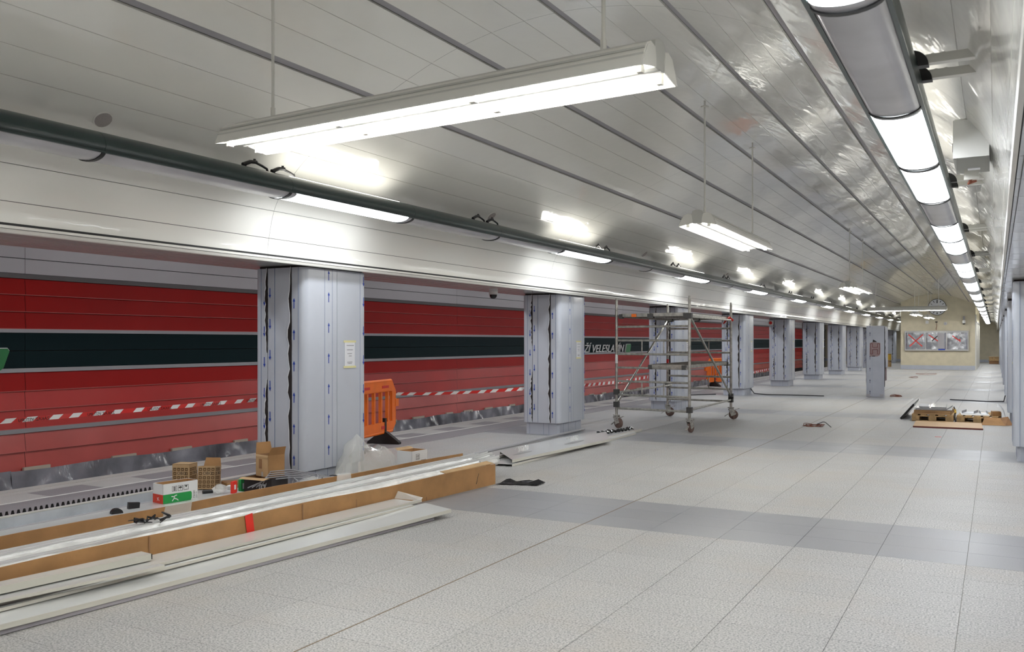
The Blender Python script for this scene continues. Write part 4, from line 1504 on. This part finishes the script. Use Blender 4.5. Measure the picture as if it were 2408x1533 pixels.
# little packs between the cartons
for nm, lab, s, loc, rz, mt, z in (('green_pack', 'slim green pack standing left of the dark carton', (.03, .12, .15), (-6.98, 6.78), 20, 'card_green', .0),
                                   ('white_pack', 'small white and red pack among the cartons', (.09, .08, .09), (-7.03, 6.68), 25, 'card_white', .0),
                                   ('orange_pack', 'orange-red pack half covered by clear film', (.03, .07, .12), (-6.78, 6.47), 15, 'ribbon', .063),
                                   ('brown_tray', 'flat brown tray behind the small packs', (.42, .20, .06), (-7.32, 7.12), 65, 'kraft', .0)):
    r_ = thing(nm, lab, 'pack', (loc[0], loc[1], z), R(rz))
    L, W, H = s
    MB().cbox(-L / 2, L / 2, -W / 2, W / 2, 0, H, .004).build('body', M[mt], r_)
    if nm == 'white_pack': MB().box(-L / 2 - .001, L / 2 + .001, -W / 2 - .001, W / 2 + .001, .0, .03).build('red_band', M['card_red'], r_)
    elif nm == 'brown_tray': MB().box(-L / 2 + .01, L / 2 - .01, -W / 2 + .01, W / 2 - .01, H, H + .003).build('inside', M['kraft_dark'], r_)
    else: MB().box(-L / 2 - .001, L / 2 + .001, -W * .2, W * .2, H * .3, H * .7).build('label', M['paper'], r_)
m_ = MB()
rd = random.Random(21)
for (cx_, cy_, cz, rx, ry, rz_) in ((-6.86, 6.36, .115, .06, .09, .05),):
    rows = []
    for i in range(8):
        a = math.pi * i / 7
        rows.append([(cx_ + rx * math.sin(a) * math.cos(g) * rd.uniform(.75, 1.1), cy_ + ry * math.sin(a) * math.sin(g) * rd.uniform(.75, 1.1), cz + rz_ * math.cos(a) * rd.uniform(.8, 1.05)) for g in [2 * math.pi * j / 9 for j in range(9)]])
    for rw in rows: rw.append(rw[0])
    m_.grid(rows)
tag(m_.build('film_wad', M['clear']), 'wad of clear film on the white trunking cover', 'film')
m_ = MB().cbox(-.05, .05, -.02, .02, 0, .035, .01)
m_ = m_.build('black_clamp', M['black'])
m_.location = (-7.0, 6.33, .063)
m_.rotation_euler = (0, 0, R(60))
tag(m_, 'small black clamp on the trunking cover right of the printed cartons', 'clamp')


# big clear plastic bag beside the nearest column
def plastic_bag():
    rd = random.Random(77)
    ys = [7.46, 7.52, 7.60, 7.68, 7.75, 7.80, 7.84, 7.90, 7.97, 8.06, 8.15, 8.24, 8.33, 8.42, 8.48]
    hs = [.02, .16, .27, .38, .48, .56, .55, .46, .42, .40, .37, .39, .35, .28, .04]
    rows = []
    for y_, h_ in zip(ys, hs):
        row = []
        w_ = .03 + .13 * min(1, h_ / .38) * (.35 if h_ > .5 else 1)
        for i in range(15):
            g = math.pi * i / 14
            k = 1 + rd.uniform(-.13, .13)
            row.append((-6.29 - w_ * math.cos(g) * k, y_ + rd.uniform(-.025, .025), max(.004, h_ * math.sin(g) ** .55 * (1 + rd.uniform(-.07, .07)))))
        rows.append(row)
    b = MB().grid(rows).build('plastic_bag', M['bag'], None, 70)
    tag(b, 'large crumpled clear plastic bag leaning against the nearest column', 'bag')


plastic_bag()


# cables lying in front of the nearest column
def coil(name, c, r, n, label, mt, rr=.006, flat=.03, seed=1, el=1.0):
    rd = random.Random(seed)
    m = MB()
    for k in range(n):
        R_ = r * rd.uniform(.75, 1.1)
        ox, oy = rd.uniform(-.2, .2) * r, rd.uniform(-.2, .2) * r
        ph = rd.uniform(0, 6)
        m.tube([(c[0] + ox + R_ * math.cos(g), c[1] + oy + el * R_ * math.sin(g), c[2] + rr + flat * (.5 + .5 * math.sin(g * 2 + ph)) * (k + 1) / n) for g in [2 * math.pi * i / 20 for i in range(20)]], rr, 5, closed=True)
    return tag(m.build(name, M[mt], None, 60), label, 'cable')


coil('cable_coil', (-6.22, 7.36, .10), .13, 4, 'coil of black cable at the foot of the nearest column', 'cable', .007, .05, 3)
coil('cable_coil', (-6.27, 7.00, .10), .13, 5, 'tangle of grey cables in front of the nearest column', 'cable_grey', .006, .09, 5, 1.5)
m_ = MB()
for k in range(5):
    m_.tube([(-6.72 + .03 * k, 6.60 + .03 * k, .10), (-6.60, 6.72 + .02 * k, .17 + .02 * k), (-6.45, 6.95, .18 + .02 * k), (-6.28, 7.3 + .03 * k, .13)], .006, 5)
tag(m_.build('cable_bundle', M['cable_grey'], None, 60), 'bundle of grey cables curving out of the dark carton', 'cable')
m_ = MB()
rows = []
rd = random.Random(31)
for i in range(8):
    rows.append([(-6.33 + .035 * i + rd.uniform(-.01, .01), 6.75 + .075 * j + rd.uniform(-.02, .02), .13 + .07 * math.sin(math.pi * i / 7) * math.sin(math.pi * j / 6) + rd.uniform(-.012, .012)) for j in range(7)])
m_.grid(rows)
tag(m_.build('film_wad', M['clear'], None, 60), 'crumpled clear film over the cables by the nearest column', 'film')

# ------------------------------------------------------------------ information pylon with torn film
py = thing('info_pylon', 'free-standing pylon in grey film with a torn patch showing an H outline', 'pylon', (-3.04, 27.2, 0))
MB().box(-.24, .24, 0, .05, .01, 2.05).build('front_sheet', M['pylon'], py)
MB().box(-.20, .20, .05, 1.05, .45, 2.02).build('core', M['mauve'], py)
MB().box(.20, .235, .06, .45, .85, 2.04).box(.20, .235, .46, .80, .85, 2.04).box(.20, .235, .81, 1.03, .85, 2.0).build('side_sheet', M['film'], py)
MB().box(-.235, -.20, .06, 1.03, .05, 2.04).build('side_sheet', M['film'], py)
MB().box(-.10, .12, .25, .80, 0, .46).build('foot', M['mauve'], py)
pt = MB().prism([(-.15, 1.16), (-.05, 1.17), (.05, 1.17), (.12, 1.20), (.14, 1.30), (.135, 1.56), (.06, 1.57), (-.06, 1.585), (-.145, 1.56), (-.15, 1.30)], -.003, .001, 'y').build('torn_patch', M['mauve'], py)
h_ = MB()
for a in ([(-.125, 1.24), (-.07, 1.24), (-.07, 1.37), (.06, 1.37), (.06, 1.24), (.115, 1.24), (.115, 1.54), (.06, 1.54), (.06, 1.43), (-.07, 1.43), (-.07, 1.54), (-.125, 1.54)],):
    for p, q in zip(a, a[1:] + a[:1]):
        h_.beam((p[0], -.005, p[1]), (q[0], -.005, q[1]), .013, .003, up=(0, 1, 0))
h_.build('letter_outline', mat('dark_red_line', (0.12, 0.02, 0.02), .6), pt)
MB().prism([(-.07, 1.585), (-.06, 1.66), (.04, 1.60), (.04, 1.585)], -.003, .001, 'y').prism([(-.08, 1.17), (.0, 1.17), (.0, 1.19), (-.08, 1.19)], -.004, .001, 'y').build('tear', M['tear'], py)
a_ = MB()
for z in (.08, .40, .74, 1.08, 1.76, 2.0):
    a_.box(-.145, -.135, -.003, 0, z, z + .075).prism([(-.158, z + .075), (-.122, z + .075), (-.14, z + .11)], -.003, 0, 'y')
a_.build('printed_arrow', mat('dark_blue_ink', (0.02, 0.03, 0.08), .6), py)
MB().box(-.20, -.197, -.002, 0, .02, 2.04).box(-.085, -.082, -.002, 0, .02, 2.04).build('printed_line', M['line'], py)
for q, (yy, sd) in enumerate(((.055, 1), (.055, -1))):
    e = jag(20, .3, 2.03, .03, 60 + q)
    x_ = .245 if sd > 0 else -.245
    MB().grid([[(x_ - .01 * sd, yy, z), (x_ + k * sd * .8, yy + .02, z)] for k, z in e]).build('torn_film', M['tear'], py)
for xx in (-.19, .17):
    MB().box(xx - .05, xx + .05, -.008, 0, .03, .085).build('tape_patch', M['slot'], py)
coil('cable_coil', (-2.55, 27.75, .0), .16, 3, 'loose brown cable on the floor beside the pylon', 'cable_red', .008, .05, 12, .7)


# ------------------------------------------------------------------ pallets, boards and offcuts at right
def pallet(name, label, loc, rz, L=.75, W=1.2):
    r = thing(name, label, 'pallet', loc, rz, 'wooden pallets')
    for i in range(5):
        x0 = -L / 2 + (L - .11) * i / 4
        MB().box(x0, x0 + .11, -W / 2, W / 2, .120, .142).build('top_board', M['wood'], r)
    for y in (-W / 2, -.07, W / 2 - .14):
        MB().box(-L / 2, L / 2, y, y + .14, .100, .120).build('cross_board', M['wood'], r)
        for x in (-L / 2, -.07, L / 2 - .14):
            MB().box(x, x + .14, y, y + .14, .022, .100).build('block', M['wood'], r)
        MB().box(-L / 2, L / 2, y + .02, y + .12, 0, .022).build('bottom_board', M['wood'], r)
    return r


pallet('pallet', 'wooden pallet under the stacked white panels at right', (-1.11, 20.0, 0), R(0))
pallet('pallet', 'wooden pallet strewn with offcuts by the right columns', (-.29, 20.05, 0), R(-3), .72)
r_ = thing('flat_carton', 'flat brown carton on the pallet under the white panels', 'carton', (-1.10, 20.0, .142), R(-2))
MB().cbox(-.33, .33, -.55, .55, 0, .085, .006).build('body', M['kraft_light'], r_)
MB().box(-.331, .331, -.552, -.549, .035, .045).build('seam', M['kraft_dark'], r_)
for i, (x, y, z, L, W, rz, lab) in enumerate(((-1.10, 20.0, .228, .66, 1.16, 1, 'lowest white panel on the stacked pallet'), (-1.12, 20.02, .250, .60, 1.12, -3, 'middle white panel on the stacked pallet'), (-1.02, 20.06, .272, .28, 1.08, 2, 'bright narrow white panel on top of the stacked pallet'), (-1.30, 20.05, .272, .18, .95, 4, 'grey narrow panel on top of the stacked pallet'))):
    r_ = thing('metal_panel', lab, 'panel', (x, y, z), R(rz), 'panels on the pallet')
    MB().box(-L / 2, L / 2, -W / 2, W / 2, .014, .018).build('face', M['profile' if i != 3 else 'tray'], r_)
    MB().box(-L / 2, -L / 2 + .004, -W / 2, W / 2, 0, .016).box(L / 2 - .004, L / 2, -W / 2, W / 2, 0, .016).box(-L / 2, L / 2, -W / 2, -W / 2 + .004, 0.004, .016).build('folded_edge', M['slot'], r_)
r_ = thing('leaning_frame', 'dark-edged white board leaning on the stacked pallet', 'board', (-1.60, 20.35, 0), R(0))
MB().add([(-.12, -.60, 0), (-.10, .75, 0), (.12, .75, .33), (.12, -.55, .30), (-.10, -.60, -.0), (-.08, .75, 0), (.14, .75, .33), (.14, -.55, .30)], [(0, 1, 2, 3), (7, 6, 5, 4), (0, 3, 7, 4), (0, 4, 5, 1), (1, 5, 6, 2), (2, 6, 7, 3)]).build('face', M['profile'], r_)
MB().beam((-.12, -.61, .012), (.12, -.56, .305), .03, .04).beam((-.11, -.61, .012), (-.11, .75, .012), .03, .03).beam((.12, -.55, .305), (.12, .75, .335), .02, .03).build('dark_edge', M['black'], r_)
r_ = thing('brown_board', 'flat brown board on the floor in front of the pallets', 'board', (-.80, 18.62, 0), R(2))
MB().box(-.575, .575, -.62, .60, .012, .030).build('face', M['board'], r_)
MB().box(-.577, .577, -.624, -.619, .0, .029).box(-.57, .57, -.6, .58, 0, .012).build('edge', M['board_edge'], r_)
r_ = thing('yellow_strap', 'yellow and black strap hanging over the stacked pallet', 'strap', (-.73, 19.55, 0))
MB().tube([(0, .0, .30), (.03, -.10, .24), (.01, -.16, .12), (.04, -.18, .02)], .012, 6).build('strap', M['black'], r_, 50)
MB().tube([(.025, -.08, .25), (.03, -.13, .19)], .02, 6).build('buckle', M['yellow'], r_, 50)
for i, (x, y, L, W, H, rz, mt, lab) in enumerate(((-.38, 19.98, .50, .75, .012, 4, 'card_white', 'white flattened sheet on the offcut pallet'), (-.46, 20.15, .22, .50, .05, -8, 'tray', 'light grey tray on the offcut pallet, left one'), (-.22, 20.08, .13, .36, .05, 6, 'galv', 'blue-grey tray on the offcut pallet, right one'), (.00, 19.72, .14, .22, .09, 10, 'kraft', 'small brown carton on the offcut pallet'))):
    r_ = thing('offcut', lab, 'offcut', (x, y, .142 if i in (0, 3) else .156), R(rz), 'offcuts on the pallet')
    if i in (0, 3): MB().cbox(-L / 2, L / 2, -W / 2, W / 2, 0, H, .003).build('body', M[mt], r_)
    else: MB().box(-L / 2, L / 2, -W / 2, W / 2, 0, .004).box(-L / 2, -L / 2 + .004, -W / 2, W / 2, 0, H).box(L / 2 - .004, L / 2, -W / 2, W / 2, 0, H).build('body', M[mt], r_)
    if i == 3: MB().box(-L / 2 - .001, L / 2 + .001, -.02, .02, H, H + .002).build('tape', M['beige_tape'], r_)
r_ = thing('torn_carton', 'torn brown carton lying against the offcut pallet', 'carton', (-.02, 19.25, 0), R(8))
MB().add([(-.24, -.14, .004), (.16, -.16, .004), (.10, .10, .13), (-.16, .10, .14), (-.24, -.135, 0), (.16, -.155, 0), (.10, .105, .126), (-.16, .105, .136)], [(0, 1, 2, 3), (7, 6, 5, 4), (0, 4, 5, 1), (1, 5, 6, 2), (2, 6, 7, 3), (3, 7, 4, 0)]).build('side', M['kraft'], r_)
MB().add([(.16, -.16, .004), (.30, -.05, .004), (.24, .10, .16), (.10, .10, .13)], [(0, 1, 2, 3)]).build('flap', M['kraft_dark'], r_)
m_ = MB()
rows = []
for i in range(10):
    t = i / 9
    rows.append([(.02 + .14 * math.sin(t * 1.9), 19.45 + .45 * j, .34 - .33 * t ** 1.5) for j in range(3)])
m_.grid(rows)
m_.grid([[(p[0] + .004, p[1], p[2] - .002) for p in rw] for rw in rows])
tag(m_.build('curled_sheet', M['card_white'], None, 60), 'curled white sheet bending down over the offcut pallet', 'sheet')
m_ = MB()
for k in range(3):
    m_.tube([(-.715 + .012 * k, 19.4, .01), (-.70 + .01 * k, 19.62 + .05 * k, .05 + .01 * k), (-.685, 19.75, .10)], .008, 5)
tag(m_.build('cable_end', M['cable'], None, 50), 'dark cable ends between the two pallets', 'cable')
MB_ = MB().box(-.90, -.80, 16.36, 16.40, 0, .003)
tag(MB_.build('red_tape_scrap', M['ribbon']), 'short strip of red tape on the floor before the brown board', 'tape')
coil('cable_coil', (-3.02, 17.35, .0), .20, 3, 'small coil of reddish cable on the floor right of the scaffold', 'cable_red', .006, .04, 9)
m_ = MB()
m_.tube([(-2.98, 17.45, .03), (-2.85, 17.30, .09), (-2.78, 17.15, .10), (-2.66, 17.05, .02)], .008, 5)
tag(m_.build('cable_end', M['cable'], None, 50), 'dark cable end springing up from the reddish coil', 'cable')
coil('cable_loop', (-3.22, 42.7, .0), .22, 1, 'thin brown cable loop on the floor, nearer of two', 'cable_red', .010, .02, 14, 3.2)
coil('cable_loop', (-2.9, 47.3, .0), .42, 1, 'thin brown cable loop on the floor close to the end wall', 'cable_red', .010, .02, 15, 2.0)
# cables trailing from column feet
for nm, pts, lab in (('floor_cable', [(-6.52, 26.9, .17), (-6.40, 26.85, .03), (-6.0, 26.7, .015), (-5.4, 26.9, .012), (-4.4, 26.9, .012)], 'black cable trailing over the floor from the fourth column'),
                     ('floor_cable', [(.23, 26.8, .22), (.18, 26.6, .02), (-.2, 26.5, .012), (-1.1, 26.9, .012)], 'black cable on the floor from the third right-hand column'),
                     ('floor_cable', [(-7.4, 26.2, .012), (-7.9, 25.4, .02), (-8.5, 25.6, .012)], 'black cable lying behind the fourth column')):
    m_ = MB().tube(pts, .016, 6)
    tag(m_.build(nm, M['cable'], None, 50), lab, 'cable')
for i, (y, z) in enumerate(((71.6, 0), (71.6, .26))):
    r_ = thing('stacked_crate', ('lower' if i == 0 else 'upper') + ' brown crate of the small stack at the far end of the passage', 'crate', (-.12, y, z), 0, 'crates at the far end')
    MB().cbox(-.30, .30, -.25, .25, 0, .22, .01).build('body', M['wood' if i else 'kraft_dark'], r_)
    MB().box(-.36, .36, -.27, .27, .22, .26).build('lid', M['kraft_light'], r_)
r_ = thing('yellow_drum', 'yellow and brown drums seen between the pylon and the end wall', 'drum', (-6.05, 60.5, 0))
for z in (0, .42):
    MB().cyl((0, 0, z), (0, 0, z + .40), .24, 16).build('drum_body', M['wood' if z == 0 else 'yellow'], r_, 40)
    MB().cyl((0, 0, z + .36), (0, 0, z + .38), .25, 16).build('hoop', M['black'], r_, 40)

# ------------------------------------------------------------------ end wall fittings
ck = thing('wall_clock', 'large round white station clock on the cream end wall', 'clock', (-2.93, YE, 3.56))
MB().prism([(.47 * math.cos(R(a)), .47 * math.sin(R(a))) for a in range(0, 360, 10)], -.09, 0, 'y').build('case', M['black'], ck)
MB().prism([(.445 * math.cos(R(a)), .445 * math.sin(R(a))) for a in range(0, 360, 10)], -.095, -.088, 'y').build('dial', M['dial'], ck)
tk = MB()
for h in range(12):
    a = R(90 - 30 * h)
    r0, r1 = (.22, .40) if h == 0 else (.30, .40)
    tk.beam((r0 * math.cos(a), -.097, r0 * math.sin(a)), (r1 * math.cos(a), -.097, r1 * math.sin(a)), .05 if h % 3 == 0 else .035, .003, up=(0, 1, 0))
tk.build('hour_mark', M['black'], ck)
for l, w, a in ((.22, .045, 172), (.34, .03, 3)):
    MB().beam((0, -.100, 0), (l * math.cos(R(a)), -.100, l * math.sin(R(a))), w, .003, up=(0, 1, 0)).build('hand', M['black'], ck)
nb = thing('notice_board', 'wide foil-covered display board with red tape crosses on the end wall', 'board', (-4.62, YE, 1.08))
W_, H_ = 3.28, 1.13
MB().box(0, W_, -.09, 0, 0, H_).build('case', M['alu_frame'], nb)
for i in range(3):
    a, b = .05 + i * (W_ - .06) / 3, .05 + (i + 1) * (W_ - .06) / 3 - .05
    p = MB()
    rows = []
    rd = random.Random(90 + i)
    for j in range(9):
        rows.append([(a + (b - a) * k / 14, -.095 - .018 * rd.random() * (1 if 0 < k < 14 else 0), .08 + (H_ - .18) * j / 8) for k in range(15)])
    p.grid(rows)
    p = p.build('foil_pane', M['foil'], nb, 70)
    c, zc = (a + b) / 2, H_ / 2
    bars = {0: (((-.36, .36), (.36, -.32), 'red_strip'), ((-.30, -.32), (.40, .36), 'red_strip')), 1: (((-.38, .34), (.10, -.02), 'red_strip'), ((-.22, -.02), (.08, .28), 'black_strip')), 2: (((-.24, .28), (.10, 0), 'red_strip'), ((.12, .10), (.14, -.06), 'red_strip'))}[i]
    for (p0, p1, mt) in bars:
        MB().beam((c + p0[0], -.118, zc + p0[1]), (c + p1[0], -.118, zc + p1[1]), .055 if mt == 'red_strip' else .05, .003, up=(0, 1, 0)).build('tape_strip', M[mt], p)
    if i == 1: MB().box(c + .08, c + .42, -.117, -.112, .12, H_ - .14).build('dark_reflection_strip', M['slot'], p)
for x in (0.0, W_ - .03):
    MB().box(x, x + .03, -.11, 0, 0, H_).build('frame_post', M['alu_frame'], nb)
MB().box(0, W_, -.12, -.0, H_ - .05, H_).box(0, W_, -.12, 0, 0, .05).build('frame_rail', M['alu_frame'], nb)
MB().box(1.75, 2.1, -.125, -.119, .03, .10).build('blue_label', M['ink'], nb)
r_ = thing('junction_box', 'small white box on the end wall below the clock', 'box', (-3.45, YE, 2.62))
MB().cbox(-.08, .08, -.06, 0, 0, .18, .01).build('body', M['white_plastic'], r_)
MB().box(-.05, .05, -.063, -.059, .06, .12).build('cover', M['paper'], r_)
r_ = thing('cable_outlet', 'dark outlet with a hanging cable above the foil board', 'outlet', (-2.97, YE, 2.68))
MB().box(-.06, .06, -.05, 0, 0, .06).build('body', M['rubber'], r_)
MB().tube([(0, -.03, 0), (.02, -.05, -.2), (-.02, -.06, -.36), (0, -.06, -.42)], .012, 5).build('cable', M['cable_red'], r_, 50)
r_ = thing('round_sounder', 'small round grey sounder on the end wall', 'sounder', (-2.51, YE, 2.62))
MB().cyl((0, 0, 0), (0, -.09, 0), .09, 14).build('body', M['tray'], r_, 40)
MB().cyl((0, -.09, 0), (0, -.10, 0), .05, 12).build('grille', M['slot'], r_, 40)
r_ = thing('dome_camera', 'white dome camera on a bracket at the right of the end wall', 'camera', (-1.57, YE, 2.60))
MB().box(-.05, .05, -.10, 0, .18, .42).build('bracket', M['slot'], r_)
MB().cyl((0, -.18, .02), (0, -.18, .18), .085, 14).beam((0, 0, .25), (0, -.18, .18), .05, .04).build('housing', M['white_plastic'], r_, 40)
MB().tube([(0, -.18, .03), (0, -.18, -.01), (0, -.18, -.05)], [.085, .07, .03], 12).build('dome', M['smoke'], r_, 50)
# dome camera under the soffit, ceiling speakers, white unit on the right vault
r_ = thing('dome_camera', 'small dome camera under the soffit left of the second column', 'camera', (-7.28, 12.6, 2.30))
MB().cyl((0, 0, .075), (0, 0, .125), .075, 16).build('housing', M['white_plastic'], r_, 40)
MB().tube([(0, 0, .075), (0, 0, .05), (0, 0, .02), (0, 0, .005)], [.06, .06, .045, .015], 14).build('dome', M['smoke'], r_, 50)
S_SP = 3.02
for k, lab in enumerate(('round ceiling speaker near the left picture edge', 'round ceiling speaker between the first two lit trough modules', 'round ceiling speaker above the trough light beyond the second lit module', 'round ceiling speaker farthest along the trough light')):
    p0, p1 = vault(-S_SP, 0), vault(-S_SP, -.012)
    o, n_ = Vector((p0[0], 0, p0[1])), Vector((p1[0] - p0[0], 0, p1[1] - p0[1])).normalized()
    r_ = thing('ceiling_speaker', lab, 'speaker', (p0[0], 4.36 + 5.87 * k, p0[1]), 0, 'round speakers in the vault')
    MB().cyl(n_ * -.004, n_ * .006, .078, 28).build('rim', M['panel'], r_, 40)
    MB().cyl(n_ * .006, n_ * .009, .066, 28).build('grille', M['grey_mesh'], r_, 40)
p0 = vault(3.13, 0)
r_ = thing('wall_unit', 'white boxed unit with a cable fixed to the vault at upper right', 'unit', (-.16, 7.1, 2.86), R(0))
MB().cbox(-.10, .12, -.32, .32, 0, .27, .012).build('body', M['white_plastic'], r_)
MB().box(-.104, -.099, -.30, .02, .05, .11).build('dark_slot', M['black'], r_)
MB().box(-.05, .05, .30, .36, -.05, .03).build('terminal', M['white_metal'], r_)
MB().tube([(0, .33, -.04), (-.02, .36, -.07), (.03, .38, -.05)], .012, 6).build('cable', M['cable_red'], r_, 50)
MB().tube([(.02, -.2, .27), (-.02, -.38, .36), (-.05, -.55, .42)], .012, 6).build('lead', M['white_plastic'], r_, 50)
MB().box(-.02, .06, .10, .18, -.005, .0).build('label', M['paper'], r_)
# red cap marker on the fifth column
r_ = thing('red_beacon', 'small red and white beacon high beside the fifth column', 'beacon', (-7.12, 32.372, 2.27))
MB().cyl((0, 0, 0), (0, -.06, 0), .09, 14).build('white_ring', M['white_plastic'], r_, 40)
MB().cyl((0, -.06, 0), (0, -.075, 0), .055, 14).build('red_lens', M['tape_red'], r_, 40)
